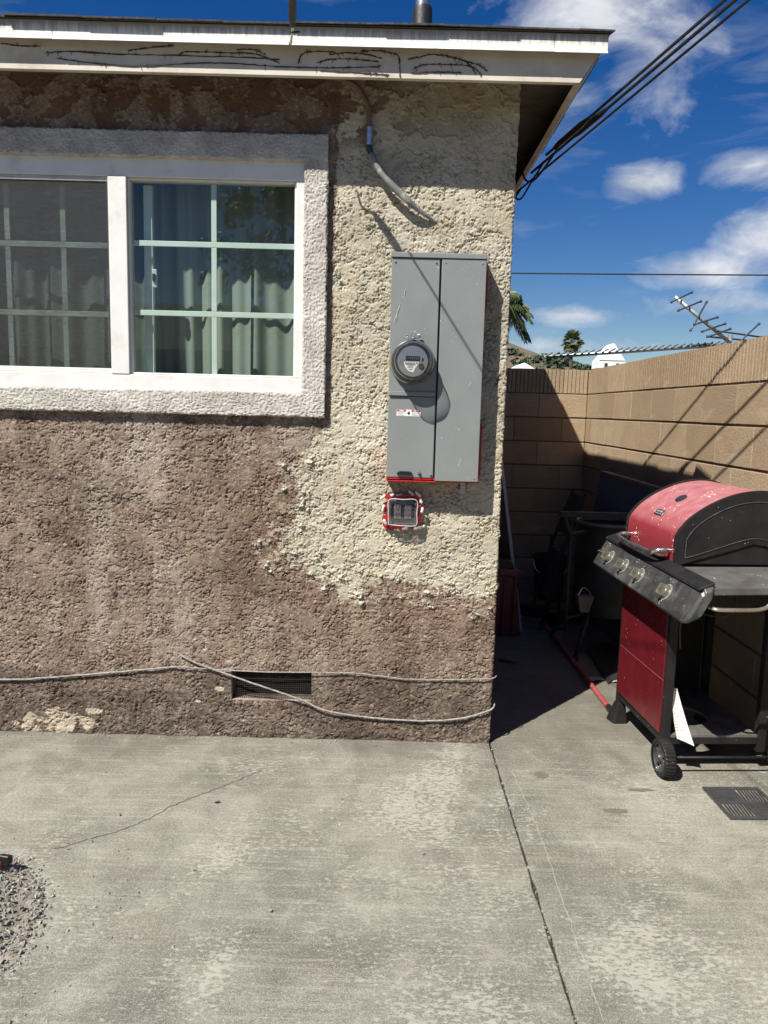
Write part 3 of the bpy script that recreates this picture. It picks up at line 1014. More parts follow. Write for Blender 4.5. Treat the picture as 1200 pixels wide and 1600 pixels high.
for i in range(16):
    ya = YE + 0.03 + i * 0.42
    MB().hexa([(XC + 0.012, ya, 2.742), (0.745, ya, 2.768), (0.745, ya + 0.412, 2.768), (XC + 0.012, ya + 0.412, 2.742),
               (XC + 0.012, ya, 2.762), (0.745, ya, 2.786), (0.745, ya + 0.412, 2.786), (XC + 0.012, ya + 0.412, 2.762)]).build(
        'soffit_board', MAT['soffit'], house, bevel=0.002)
mb = MB()
mb.box(-6.0, XC + 0.008, YE + 0.022, YW + 0.0, 2.792, 2.7940)
mb.build('eave_soffit', MAT['soffit'], house)

# hipped roof body
RP = R(13)
yo, xo = YE - 0.046, 0.780
ymid = 6.6
run = ymid - yo
rz = 2.822 + math.tan(RP) * run
mb = MB()
A = (xo, yo, 2.822); B = (xo, 2 * ymid - yo, 2.822); C = (-6.3, 2 * ymid - yo, 2.822); Dp = (-6.3, yo, 2.822)
r1 = (xo - run, ymid, rz); r0 = (-6.3 + run * 0.9, ymid, rz)
mb.add([A, B, C, Dp, r1, r0], [(3, 0, 4, 5), (0, 1, 4), (1, 2, 5, 4), (2, 3, 5), (0, 3, 2, 1)])
roof = mb.build('roof', MAT['shingle'], house)
# starter courses of shingles along the two visible edges, each tab on its own
k = -6.2
i = 0
while k < xo - 0.05:
    w = rnd.uniform(0.22, 0.33)
    b_ = min(k + w - 0.0006, xo + 0.01)
    lift = rnd.uniform(-0.002, 0.003) + (0.004 if rnd.random() < 0.2 else 0)
    fr = yo - rnd.uniform(0.004, 0.016)
    t_ = 0.006
    s0 = rnd.uniform(-0.002, 0.003)
    MB().hexa([(k, fr, 2.820 + lift), (b_, fr, 2.820 + lift + s0), (b_, fr + 0.2, 2.826 + 0.046 + lift), (k, fr + 0.2, 2.826 + 0.046 + lift),
               (k, fr, 2.820 + lift + t_), (b_, fr, 2.820 + lift + s0 + t_), (b_, fr + 0.2, 2.832 + 0.046 + lift), (k, fr + 0.2, 2.832 + 0.046 + lift)]).build('shingle', MAT['shingle'], roof)
    k += w
k = yo + 0.21
while k < 9.5:
    w = rnd.uniform(0.24, 0.33)
    fr = xo + rnd.uniform(0.004, 0.014)
    lf = rnd.uniform(-0.001, 0.003)
    MB().hexa([(fr - 0.2, k, 2.872 + lf), (fr, k, 2.820 + lf), (fr, k + w - 0.0006, 2.820 + lf), (fr - 0.2, k + w - 0.0006, 2.872 + lf),
               (fr - 0.2, k, 2.878 + lf), (fr, k, 2.826 + lf), (fr, k + w - 0.0006, 2.826 + lf), (fr - 0.2, k + w - 0.0006, 2.878 + lf)]).build('shingle', MAT['shingle'], roof)
    k += w
# plumbing vent through the roof
GALV = simple('galvanised_pipe', (0.55, 0.55, 0.53), 0.35, 0.9, var=0.1)
TAR = simple('black_roof_tar', (0.02, 0.02, 0.02), 0.5, bump=0.6, bscale=80)
px, py = 0.120, 3.85
zb = 2.822 + math.tan(RP) * (py - yo) - 0.05
vp = MB().tube([(px, py, zb), (px, py, 3.75)], 0.033, 20).build('vent_pipe', GALV, roof)
MB().lathe([(0.075, zb), (0.05, zb + 0.07), (0.045, zb + 0.11), (0.046, 3.285), (0.043, 3.300), (0.034, 3.302)], (px, py, 0), n=20).build('pipe_collar', TAR, vp)

# ---- curtain
mb = MB()
n = 240
xs = np.linspace(-1.95, -0.30, n)
v, f = [], []
for zz in np.linspace(1.20, 2.56, 14):
    for x in xs:
        ph = x * 2 * math.pi / 0.17 + 1.1 * math.sin(x * 7.3)
        y = YW + 0.205 + 0.016 * math.sin(ph) + 0.010 * math.sin(2.3 * ph + zz * 0.8) + 0.006 * math.sin(zz * 3 + x * 9)
        v.append((x, y, zz))
f = [(j * n + i, j * n + i + 1, (j + 1) * n + i + 1, (j + 1) * n + i) for j in range(13) for i in range(n - 1)]
mb.add(v, f, True)
cu = mb.build('curtain', MAT['curtain'], weld=False)
tag(cu, 'pale sheer curtain in soft folds behind the window glass', 'curtain')
MB().tube([(-2.0, YW + 0.205, 2.56), (-0.28, YW + 0.205, 2.56)], 0.01, 8).build('curtain_rod', GALV, cu)

# ------------------------------------------------------------------ electric panel
PGREY = simple('grey_panel_enamel', (0.215, 0.230, 0.225), 0.42, 0.0, var=0.05, scale=5,
               specks=((0.70, 0.69, 0.65), 0.16, 95), bump=0.04, bscale=300)
REDTAPE = simple('red_masking_tape', (0.50, 0.018, 0.022), 0.45, var=0.2, scale=30)
BLACK = simple('black_plastic', (0.018, 0.018, 0.018), 0.4)
STEEL = simple('zinc_steel', (0.60, 0.60, 0.58), 0.3, 0.9, var=0.15)
CAULK = simple('white_caulk', (0.70, 0.67, 0.60), 0.7, var=0.1, bump=0.6, bscale=70)
CLEAR = glass_mat('clear_plastic', (0.88, 0.89, 0.89), 2.6)
panel = empty('electric_panel', (0.195, YW, 1.163), label='tall grey metal electric meter panel mounted on the cream stucco', cat='electric panel')
yp = YW - 0.090                     # front of the doors
def pbox(name, x0, x1, z0, z1, y0, y1, mat=PGREY, bevel=0.0025, parent=panel):
    return MB().box(x0, x1, y0, y1, z0, z1).build(name, mat, parent, bevel=bevel, seg=2)

pbox('cabinet', 0.008, 0.379, 1.168, 2.047, yp + 0.012, YW + 0.004)
MB().hexa([(0.003, yp - 0.006, 2.046), (0.382, yp - 0.006, 2.046), (0.382, YW + 0.004, 2.050), (0.003, YW + 0.004, 2.050),
           (0.003, yp - 0.006, 2.066), (0.382, yp - 0.006, 2.066), (0.382, YW + 0.004, 2.078), (0.003, YW + 0.004, 2.078)]).build('rain_cap', PGREY, panel, bevel=0.002)
pbox('door', 0.2045, 0.381, 1.164, 2.0445, yp - 0.002, yp + 0.0115)
pbox('door', 0.006, 0.1965, 1.176, 1.5035, yp + 0.003, yp + 0.0115)
pbox('cover', 0.006, 0.1965, 1.5065, 2.0445, yp, yp + 0.0115)
pbox('gutter', 0.1972, 0.2038, 1.172, 2.044, yp + 0.010, yp + 0.0119, BLACK, 0)
pbox('lip', 0.008, 0.1955, 1.506, 1.524, yp - 0.006, yp - 0.0005)
# red tape on the edges of the box
pbox('tape', 0.3795, 0.4000, 1.185, 1.40, YW - 0.010, YW - 0.0085, REDTAPE, 0)
pbox('tape', 0.3795, 0.3985, 1.87, 2.02, YW - 0.010, YW - 0.0085, REDTAPE, 0)
pbox('tape', 0.006, 0.3850, 1.1585, 1.1632, yp + 0.006, YW + 0.003, REDTAPE, 0)
pbox('tape', 0.008, 0.2035, 1.1678, 1.1752, yp + 0.006, yp + 0.0117, REDTAPE, 0)
pbox('tape', 0.0055, 0.0076, 1.168, 1.30, yp + 0.014, YW + 0.003, REDTAPE, 0)
# latch, knob, bracket
MB().prism([(0.050, 1.187), (0.108, 1.187), (0.111, 1.196), (0.098, 1.201), (0.060, 1.201), (0.047, 1.195)], 'Y', yp - 0.006, yp + 0.0028).build('latch', BLACK, panel, bevel=0.001)
MB().lathe([(0.0, yp - 0.009), (0.005, yp - 0.008), (0.007, yp - 0.004), (0.007, yp + 0.003)], (0.138, 0, 1.198), 'Y', 14).build('screw', STEEL, panel)
mb = MB()
mb.box(0.318, 0.338, YW - 0.020, YW - 0.014, 1.108, 1.164)
mb.box(0.322, 0.334, YW - 0.024, YW - 0.0205, 1.132, 1.142)
mb.build('bracket', STEEL, panel, bevel=0.001)
# scuffs where tools slipped
for (x0_, z0_, x1_, z1_) in ((0.020, 1.800, 0.046, 1.872), (0.024, 1.790, 0.034, 1.825), (0.058, 1.90, 0.064, 1.925), (0.300, 1.225, 0.306, 1.262), (0.33, 1.55, 0.337, 1.572)):
    P = [(x0_ + (x1_ - x0_) * t + rnd.uniform(-.002, .002), yp - 0.0021, z0_ + (z1_ - z0_) * t) for t in (0, .2, .45, .6, .8, 1)]
    MB().tube(P, [0.0003, 0.0009, 0.0005, 0.0010, 0.0006, 0.0003], 4).build('scratch', CAULK, panel)
for (x_, z_) in ((0.020, 2.030), (0.182, 2.030), (0.220, 2.030), (0.365, 2.030), (0.365, 1.18), (0.186, 1.19)):
    MB().lathe([(0.0, yp - 0.0045), (0.003, yp - 0.004), (0.0042, yp - 0.0015), (0.0042, yp + 0.004)], (x_, 0, z_), 'Y', 10).build('rivet', PGREY, panel)
# the meter
mc = (0.098, 0, 1.640)
meter = empty('meter', (0.098, yp, 1.640))
attach(meter, panel, False)
RING = simple('meter_ring_metal', (0.62, 0.62, 0.61), 0.2, 0.95, var=0.2)
MB().lathe([(0.089, yp + 0.001), (0.090, yp - 0.006), (0.087, yp - 0.020), (0.083, yp - 0.026), (0.079, yp - 0.026), (0.078, yp - 0.018)], mc, 'Y', 48).build('ring', RING, meter)
MB().lathe([(0.080, yp - 0.012), (0.078, yp - 0.055), (0.076, yp - 0.060), (0.060, yp - 0.060)], mc, 'Y', 48).build('base', simple('meter_black_base', (0.035, 0.035, 0.037), 0.35), meter)
MB().lathe([(0.0, yp - 0.0605), (0.059, yp - 0.0605), (0.060, yp - 0.064), (0.0592, yp - 0.066), (0.0, yp - 0.066)], mc, 'Y', 48).build('dial_plate', simple('meter_grey_plate', (0.20, 0.20, 0.205), 0.45, var=0.06), meter)
yq = yp - 0.0665
def flat(name, poly, mat, y, parent=meter, t=0.0006):
    return MB().prism(poly, 'Y', y, y - t).build(name, mat, parent)
WHITE = simple('white_print', (0.78, 0.78, 0.77), 0.5, var=0.03)
INK = simple('black_ink', (0.02, 0.02, 0.02), 0.6)
cx, cz = mc[0], mc[2]
flat('display', [(cx - 0.028, cz + 0.003), (cx + 0.028, cz + 0.003), (cx + 0.028, cz + 0.020), (cx - 0.028, cz + 0.020)], simple('lcd_glass', (0.022, 0.026, 0.022), 0.2), yq)
for i in range(6):
    xx = cx - 0.019 + i * 0.0075
    flat('digit', [(xx, cz + 0.007), (xx + 0.0048, cz + 0.007), (xx + 0.0048, cz + 0.0155), (xx, cz + 0.0155)], simple('lcd_digit', (0.075, 0.085, 0.075), 0.5) if i == 0 else bpy.data.materials['lcd_digit'], yq - 0.0007)
flat('name_plate', [(cx - 0.036, cz - 0.002), (cx + 0.026, cz - 0.002), (cx + 0.022, cz - 0.012), (cx + 0.010, cz - 0.027), (cx + 0.004, cz - 0.044),
                    (cx - 0.016, cz - 0.038), (cx - 0.030, cz - 0.022)], WHITE, yq)
for (a, b_, c_, e_) in ((-0.030, 0.010, -0.010, -0.005), (-0.026, 0.012, -0.0145, -0.0125), (-0.018, 0.002, -0.021, -0.0175), (-0.020, 0.004, -0.026, -0.0245), (-0.014, 0.0, -0.033, -0.0315), (0.014, 0.020, -0.010, -0.004)):
    if e_ - c_ > 0.003:        # a row of small characters
        k = a
        while k < b_:
            flat('print', [(cx + k, cz + c_), (cx + k + 0.0022, cz + c_), (cx + k + 0.0022, cz + e_), (cx + k, cz + e_)], INK, yq - 0.0008)
            k += 0.0042
    else:
        flat('print', [(cx + a, cz + c_), (cx + b_, cz + c_), (cx + b_, cz + e_), (cx + a, cz + e_)], INK, yq - 0.0008)
MB().lathe([(0.0, yq - 0.004), (0.0095, yq - 0.004), (0.011, yq - 0.002), (0.011, yq)], (cx + 0.034, 0, cz - 0.018), 'Y', 20).build('port', simple('brown_port', (0.075, 0.055, 0.03), 0.4), meter)
flat('mark', [(cx + 0.034, cz - 0.001), (cx + 0.042, cz - 0.001), (cx + 0.044, cz + 0.012), (cx + 0.036, cz + 0.014)], BLACK, yq)
dome = MB().lathe([(0.0735, yp - 0.020), (0.0725, yp - 0.090), (0.0690, yp - 0.104), (0.0600, yp - 0.111), (0.0, yp - 0.113)], mc, 'Y', 48).build('dome', CLEAR, meter)
# seal clamp above the ring
mb = MB()
zt = cz + 0.092
mb.box(cx - 0.022, cx + 0.022, yp - 0.026, yp - 0.012, zt, zt + 0.008)
for sx in (-1, 1):
    mb.tube([(cx + sx * 0.024 - 0.006, yp - 0.018, zt + 0.012), (cx + sx * 0.024 + 0.006, yp - 0.018, zt + 0.012)], 0.008, 10)
    mb.tube([(cx + sx * 0.006, yp - 0.020, zt + 0.004), (cx + sx * 0.008, yp - 0.022, zt + 0.028)], 0.0022, 6)
mb.tube([(cx, yp - 0.030, zt - 0.002), (cx, yp - 0.012, zt + 0.002)], 0.006, 10)
mb.build('seal_clamp', STEEL, meter, bevel=0.0008)
# warning sticker
sx0, sz0 = 0.041, 1.425
MB().box(sx0, sx0 + 0.098, yp + 0.0022, yp + 0.0031, sz0, sz0 + 0.026).build('sticker', WHITE, panel)
st = panel.children[-1] if False else [o for o in panel.children if o.name.startswith('sticker')][0]
REDINK = simple('red_ink', (0.55, 0.03, 0.04), 0.5)
for a in (0.001, 0.060):
    MB().box(sx0 + a, sx0 + a + 0.037, yp + 0.0016, yp + 0.0021, sz0 + 0.0185, sz0 + 0.0255).build('print', REDINK, st)
    MB().box(sx0 + a + 0.010, sx0 + a + 0.028, yp + 0.0011, yp + 0.0015, sz0 + 0.0205, sz0 + 0.0235).build('print', WHITE, st)
    for r_ in range(3):
        MB().box(sx0 + a + 0.002, sx0 + a + rnd.uniform(0.02, 0.034), yp + 0.0016, yp + 0.0021, sz0 + 0.003 + r_ * 0.005, sz0 + 0.0045 + r_ * 0.005).build('print', simple('grey_ink', (0.3, 0.3, 0.32), 0.6) if 'grey_ink' not in bpy.data.materials else bpy.data.materials['grey_ink'], st)
MB().prism([(sx0 + 0.042, sz0 + 0.012), (sx0 + 0.048, sz0 + 0.006), (sx0 + 0.053, sz0 + 0.005), (sx0 + 0.055, sz0 + 0.013), (sx0 + 0.050, sz0 + 0.021), (sx0 + 0.047, sz0 + 0.016)], 'Y', yp + 0.0021, yp + 0.0016).build('print', INK, st)

# ------------------------------------------------------------------ outdoor outlet below the panel
ol = empty('outdoor_outlet', (0.076, YW, 0.965), label='grey double outlet box edged with torn red tape, below the electric panel', cat='outlet')
yo_ = YW - 0.045
mb = MB().prism([(0.016, 0.968), (0.140, 0.966), (0.138, 1.070), (0.126, 1.080), (0.028, 1.081), (0.017, 1.071)], 'Y', YW + 0.003, yo_ + 0.018)
mb.build('box', simple('outlet_grey', (0.20, 0.20, 0.205), 0.5), ol, bevel=0.004, seg=2)
MB().box(0.030, 0.126, yo_ + 0.014, yo_ + 0.0175, 0.984, 1.070).build('plate', simple('outlet_dark_plate', (0.055, 0.058, 0.065), 0.45), ol, bevel=0.002)
PINK = simple('greyed_receptacle', (0.36, 0.30, 0.31), 0.5)
for a in (0.042, 0.086):
    rc = MB().box(a, a + 0.030, yo_ + 0.010, yo_ + 0.0138, 0.995, 1.058).build('receptacle', PINK, ol, bevel=0.003)
    for zz in (1.003, 1.036):
        for xx, ww, hh in ((a + 0.008, 0.0022, 0.009), (a + 0.020, 0.0022, 0.011), (a + 0.0135, 0.004, 0.004)):
            zo = zz + (0.006 if ww < 0.003 else -0.003)
            MB().box(xx, xx + ww, yo_ + 0.0088, yo_ + 0.0098, zo, zo + hh).build('slot', INK, rc)
mb = MB()
yc0, yc1 = yo_ - 0.004, yo_ + 0.017
for (a, b_, c_, e_) in ((0.020, 0.136, 1.075, 1.078), (0.020, 0.136, 0.971, 0.974), (0.020, 0.023, 0.974, 1.075), (0.133, 0.136, 0.974, 1.075)):
    mb.box(a, b_, yc0, yc1, c_, e_)
mb.box(0.023, 0.133, yc0, yc0 + 0.0015, 0.974, 1.075)
mb.build('cover', CLEAR, ol)
mb = MB()
mb.tube(spline([(0.021, yc0 + 0.002, 0.972), (0.078, yc0 - 0.001, 0.969), (0.135, yc0 + 0.002, 0.972), (0.137, yc0, 1.02), (0.135, yc0 + 0.002, 1.076), (0.078, yc0, 1.079), (0.021, yc0 + 0.002, 1.076), (0.019, yc0, 1.02), (0.021, yc0 + 0.002, 0.972)], 5), 0.0022, 6)
mb.build('cover_rim', simple('clear_rim', (0.55, 0.52, 0.52), 0.25), ol)
# torn tape and lumps of caulk around the rim
for i in range(16):
    a = i / 16 * 2 * math.pi + rnd.uniform(-.1, .1)
    ex, ez = 0.070 * max(-1, min(1, 1.35 * math.cos(a))), 0.063 * max(-1, min(1, 1.35 * math.sin(a)))
    q = Vector((0.078 + ex, 0, 1.024 + ez))
    w = rnd.uniform(0.022, 0.036); h_ = rnd.uniform(0.014, 0.026)
    ang = a + math.pi / 2 + rnd.uniform(-.3, .3)
    pts = []
    for k in range(7):
        t = k / 7 * 2 * math.pi
        e1, e2 = math.cos(t) * h_ * rnd.uniform(.6, 1.1), math.sin(t) * w * 0.5 * rnd.uniform(.5, 1.2)
        pts.append((q.x + e1 * math.cos(ang) - e2 * math.sin(ang), q.z + e1 * math.sin(ang) + e2 * math.cos(ang)))
    d0 = rnd.uniform(0.010, 0.030)
    MB().prism(pts, 'Y', YW - d0, YW - d0 - 0.0012).build('tape', REDTAPE, ol)
    if rnd.random() < 0.75:
        mb = MB()
        q2 = q + Vector((ex * 0.13, YW - rnd.uniform(0.012, 0.034), ez * 0.13))
        p2 = [q2, q2 + Vector((math.cos(ang) * 0.014, -0.004, math.sin(ang) * 0.014)), q2 + Vector((math.cos(ang) * 0.030, 0.001, math.sin(ang) * 0.030 + rnd.uniform(-.006, .006)))]
        mb.tube(spline(p2, 3), [0.003, 0.006, 0.0075, 0.005, 0.007, 0.006, 0.003], 7)
        mb.build('caulk', CAULK, ol)

# ------------------------------------------------------------------ conduit, cables
COPPER = simple('brown_painted_pipe', (0.20, 0.125, 0.08), 0.55, var=0.15)
cd = empty('conduit', (-0.097, YW, 2.56), label='thin brown conduit bending down from the eave into a grey flexible sleeve', cat='conduit')
yc = YW - 0.022
MB().tube(spline([(-1.9, yc, 2.733), (-0.80, yc, 2.737), (-0.35, yc, 2.738), (-0.235, yc, 2.732), (-0.152, yc, 2.704), (-0.106, yc, 2.640), (-0.097, yc, 2.575), (-0.096, yc, 2.545)], 7), 0.0105, 10).build('pipe', COPPER, cd)
MB().lathe([(0.0, 2.552), (0.0135, 2.552), (0.0135, 2.528), (0.0145, 2.527), (0.0145, 2.520), (0.0125, 2.519), (0.0125, 2.496), (0.0145, 2.495), (0.0145, 2.484), (0.0, 2.484)], (-0.0955, yc, 0), n=14).build('coupling', STEEL, cd)
MB().tube(spline([(-0.0955, yc, 2.486), (-0.093, yc - 0.002, 2.470), (-0.086, yc - 0.004, 2.447)], 4), 0.0125, 10).build('sleeve', simple('green_sleeve', (0.012, 0.075, 0.045), 0.5), cd)
sl = simple('scuffed_grey_sleeve', (0.20, 0.20, 0.19), 0.5, var=0.2, scale=20, dirt=((0.72, 0.70, 0.64), 0.14))
P = spline([(-0.087, yc - 0.004, 2.450), (-0.070, yc - 0.010, 2.415), (-0.034, yc - 0.018, 2.362), (0.045, yc - 0.018, 2.290), (0.112, yc - 0.004, 2.240), (0.180, YW - 0.001, 2.204)], 7)
MB().tube(P, [0.0135 + 0.0015 * math.sin(i * 0.4) - (0.009 * max(0, i / (len(P) - 1) - 0.75) / 0.25) for i in range(len(P))], 10).build('flexible_sleeve', sl, cd)

CABW = simple('dusty_white_cable', (0.40, 0.38, 0.34), 0.7, var=0.3, scale=55)
def cable(name, pts, r, mat, label, n=8, cat='cable', group=None):
    P = [p + Vector((0, rnd.uniform(-.001, .001), rnd.uniform(-.0009, .0009))) for p in spline(pts, n)]
    o = MB().tube(P, r, 7).build(name, mat)
    return tag(o, label, cat, group)

yk = YW - 0.010
cable('cable', [(-2.6, yk, 0.235), (-1.654, yk, 0.241), (-1.486, yk, 0.251), (-1.263, yk, 0.274), (-0.9, yk, 0.316), (-0.873, yk - 0.004, 0.318)], 0.0036, CABW,
      'grey cable running along the wall foot to the frame edge, beside the vent')
cable('cable', [(-0.873, yk - 0.006, 0.322), (-0.733, yk, 0.311), (-0.483, yk - 0.004, 0.306), (-0.135, yk, 0.310), (0.0, yk, 0.299), (0.13, yk, 0.288), (0.30, yk, 0.291), (0.477, yk, 0.300), (0.512, YW + 0.02, 0.302)], 0.0025, CABW,
      'thin pale cable stretched along the top of the foundation vent to the corner')
cable('cable', [(-0.872, yk, 0.371), (-0.789, yk - 0.004, 0.336), (-0.65, yk - 0.008, 0.288), (-0.482, yk - 0.012, 0.234), (-0.342, yk - 0.012, 0.188), (-0.23, yk - 0.008, 0.139), (-0.033, yk, 0.109), (0.191, yk, 0.1), (0.359, yk, 0.116), (0.470, yk, 0.150), (0.505, YW + 0.01, 0.166), (0.510, YW + 0.06, 0.175)], 0.0037, CABW,
      'pale cable sagging diagonally across the foundation vent towards the corner')

# ------------------------------------------------------------------ dead vine on the fascia
VINE = simple('dry_vine', (0.085, 0.066, 0.048), 0.95, var=0.3)
vine = empty('dead_vine', (-0.5, YE, 2.70), label='dry dark vine stems left in looping lines on the white fascia', cat='vine')
STEMS = [[(-1.456, 2.751), (-1.386, 2.748), (-1.31, 2.743)], [(-1.292, 2.724), (-1.186, 2.726), (-1.068, 2.724)], [(-0.985, 2.74), (-0.903, 2.748), (-0.815, 2.757)],
 [(-1.193, 2.728), (-0.985, 2.726), (-0.75, 2.728), (-0.537, 2.726), (-0.426, 2.718)], [(-0.797, 2.727), (-0.768, 2.734), (-0.632, 2.735), (-0.514, 2.733), (-0.426, 2.707)],
 [(-1.25, 2.703), (-1.104, 2.693), (-0.939, 2.688), (-0.75, 2.695), (-0.596, 2.7), (-0.419, 2.696), (-0.23, 2.698), (-0.061, 2.706)], [(-0.585, 2.752), (-0.526, 2.750), (-0.483, 2.735)],
 [(-0.36, 2.708), (-0.344, 2.736), (-0.302, 2.750), (-0.22, 2.752)], [(-0.243, 2.737), (-0.184, 2.749), (-0.113, 2.746), (-0.049, 2.735)], [(-0.29, 2.71), (-0.231, 2.724), (-0.148, 2.726), (-0.061, 2.724)],
 [(-0.128, 2.752), (-0.062, 2.754), (-0.02, 2.752), (0.009, 2.742), (0.017, 2.713), (0.018, 2.673)], [(-0.277, 2.686), (-0.136, 2.68), (-0.022, 2.672)],
 [(0.045, 2.729), (0.087, 2.743), (0.134, 2.748), (0.205, 2.745), (0.276, 2.73), (0.317, 2.711), (0.341, 2.694)], [(0.067, 2.703), (0.112, 2.713), (0.175, 2.719), (0.241, 2.716), (0.289, 2.704), (0.318, 2.687)],
 [(0.06, 2.687), (0.148, 2.691), (0.245, 2.692)], [(0.193, 2.739), (0.243, 2.733), (0.277, 2.717), (0.297, 2.686)]]
for st_ in STEMS:
    P = spline([(x, YE - 0.0016, z + rnd.uniform(-.004, .004)) for x, z in st_], 9)
    P = [p + Vector((0, 0, rnd.uniform(-.0012, .0012))) for p in P]
    s_ = MB().tube(P, [0.0019 + rnd.uniform(-.0010, .0012) for _ in P], 5).build('stem', VINE, vine)
    mb = MB()
    for k in range(max(4, len(P) // 3)):
        p = P[rnd.randrange(len(P))]
        mb.tube([p, p + Vector((rnd.uniform(-.004, .004), -0.001, rnd.uniform(-.014, .012)))], 0.0010, 4)
        if rnd.random() < 0.5:
            mb.tube([p + Vector((0, -.001, 0)), p + Vector((rnd.uniform(-.006, .006), -0.003, rnd.uniform(.0, .004)))], 0.0024, 5)
    mb.build('rootlet', VINE, s_, kind='stuff')

# ------------------------------------------------------------------ overhead wires
WIRE = simple('black_wire', (0.02, 0.02, 0.02), 0.5)
# guy wire with a dead-end clamp at the roof edge
cl_ = empty('wire_clamp', (-0.372, 2.955, 2.80), label='metal dead-end clamp with overhead wire hooked to the roof edge', cat='clamp')
MB().tube(spline([(-0.375, 2.972, 2.752), (-0.379, 2.948, 2.735), (-0.371, 2.930, 2.745), (-0.366, 2.915, 2.765), (-0.363, 2.895, 2.785)], 6), 0.0042, 6).build('bail', STEEL, cl_)
MB().tube([(-0.365, 2.905, 2.776), (-0.361, 2.87, 2.790), (-0.353, 2.80, 2.808), (-0.350, 2.775, 2.815)], [0.008, 0.0150, 0.0145, 0.006], 8).build('body', simple('dull_clamp', (0.10, 0.10, 0.095), 0.45, 0.5), cl_)
MB().tube([(-0.372, 2.92, 2.762), (-0.340, 2.90, 2.756)], 0.004, 6).build('tail', WIRE, cl_)
P = [(-0.352 + 0.13 * t, 2.785 - t, 2.812 + 0.150 * t) for t in (0, 0.3, 1, 3, 6, 12)]
MB().tube(P, 0.0036, 6).build('wire', WIRE, cl_)

# service drop: three cables off the side eave, passing overhead
starts = [((0.680, 3.60, 2.587), 'foremost', (0.336, -1, 0.150)), ((0.690, 4.02, 2.634), 'middle', (0.309, -1, 0.122)), ((0.680, 4.60, 2.671), 'rearmost', (0.312, -1, 0.125))]
for i, (p, wname, dv) in enumerate(starts):
    p = Vector(p)
    c = empty('service_cable', p, label='%s of three black service cables running off the side eave into the sky' % wname, cat='cable', group='service cables')
    dv = Vector(dv)
    MB().tube([p + dv * t for t in (0, 0.5, 1.2, 2.5, 5, 11)], 0.0058 if i != 1 else 0.0066, 7).build('wire', WIRE, c)
    if i < 2:
        q = [p + dv * (t + 0.32 * i) for t in (0.06, 0.10, 0.26, 0.31)]
        MB().tube(q, [0.007, 0.013, 0.013, 0.007], 8).build('splice', BLACK, c)
    # slack loop back to the eave
    e = p + dv * 0.12
    MB().tube(spline([e, e + Vector((-0.03, 0.12, -0.05)), p + Vector((-0.03, 0.12, -0.075 - 0.02 * i)), p + Vector((-0.045, 0.28, -0.02)), p + Vector((-0.05, 0.36, 0.09)), (0.70, p.y + 0.36, 2.70)], 6), 0.0050, 6).build('loop', WIRE, c)
MB().tube([(0.676, 3.55, 2.675), (0.676, 4.35, 2.675)], 0.006, 6).build('eave_hook', STEEL, house)

# far thin wire across the sky
P = [(-8 + 2.4 * k, 12.0, 3.50 + 0.0035 * (k - 3) ** 2 + 0.028 * (k - 3)) for k in range(14)]
tag(MB().tube(spline(P, 4), 0.011, 5).build('telephone_wire', WIRE), 'single thin dark wire crossing the sky above the far block wall', 'wire')

# ------------------------------------------------------------------ block walls
BL, BH, BT = 0.4064, 0.203, 0.15
G_ = 0.0060     # half joint


def block_mesh(L, H, fluted, seed):
    """A block lying along +X, its face at y=0 looking to -y, centred on x and z."""
    r_ = random.Random(seed)
    mb = MB()
    gz = G_
    gx = 0.0016
    x0, x1, z0, z1 = -L / 2 + gx, L / 2 - gx, -H / 2 + gz, H / 2 - gz
    if fluted:
        ribs = max(2, int(round(L / 0.034)))
        prof = [(x0, BT)]
        w = (x1 - x0) / ribs
        for i in range(ribs):
            a = x0 + i * w
            j = r_.uniform(-.0015, .0015)
            prof += [(a + 0.0005, 0.010), (a + 0.004, 0.001 + j), (a + w - 0.005, 0.0 + j), (a + w - 0.0012, 0.010)]
        prof += [(x1, BT)]
        mb.prism(prof, 'Z', z0, z1 + gz)
        return mb.mesh('fluted_block')
    mb.box(x0, x1, 0.0, BT, z0, z1)
    me = mb.mesh('block', bevel=0.0028)
    return me


def block_wall(name, label, length, courses, origin, rot, first, shift):
    w = empty(name, origin, rz=rot, label=label, cat='wall')
    cache = {}
    ztop = courses * BH
    MB().box(0.002, length - 0.002, 0.007, BT - 0.007, -0.04, ztop - 0.02).build('mortar', MAT['mortar'], w, local=True)
    for c in range(courses):
        fl = c == courses - 1
        z = c * BH + BH / 2
        x = shift if (c + first) % 2 == 0 else shift - BL / 2
        while x < length - 0.03:
            a, b_ = max(0.0, x), min(length, x + BL)
            L = round(b_ - a, 4)
            if L > 0.03:
                key = (L, fl, rnd.randrange(3))
                if key not in cache:
                    me = block_mesh(L, BH, fl, len(cache))
                    me.materials.append(MAT['block'])
                    cache[key] = me
                o = link_mesh('block', cache[key], w, True, ((a + b_) / 2, rnd.uniform(-.0015, .0015), z + rnd.uniform(-.001, .001)))
                o.rotation_euler = (0, 0, rnd.uniform(-.003, .003))
            x += BL
    return w


# far wall: its face looks to -Y
block_wall('block_wall', 'tan block wall closing the far end of the side passage', 1.178, 9, (0.52, 6.60, -0.005), 0.0, 1, 1.178 - 3 * BL)
# boundary wall: its face looks to -X, so its length runs from the back towards the camera
block_wall('block_wall', 'long sunlit tan block wall behind the red barbecue', 5.03, 9, (1.70, 6.75, -0.005), -math.pi / 2, 0, -0.08)

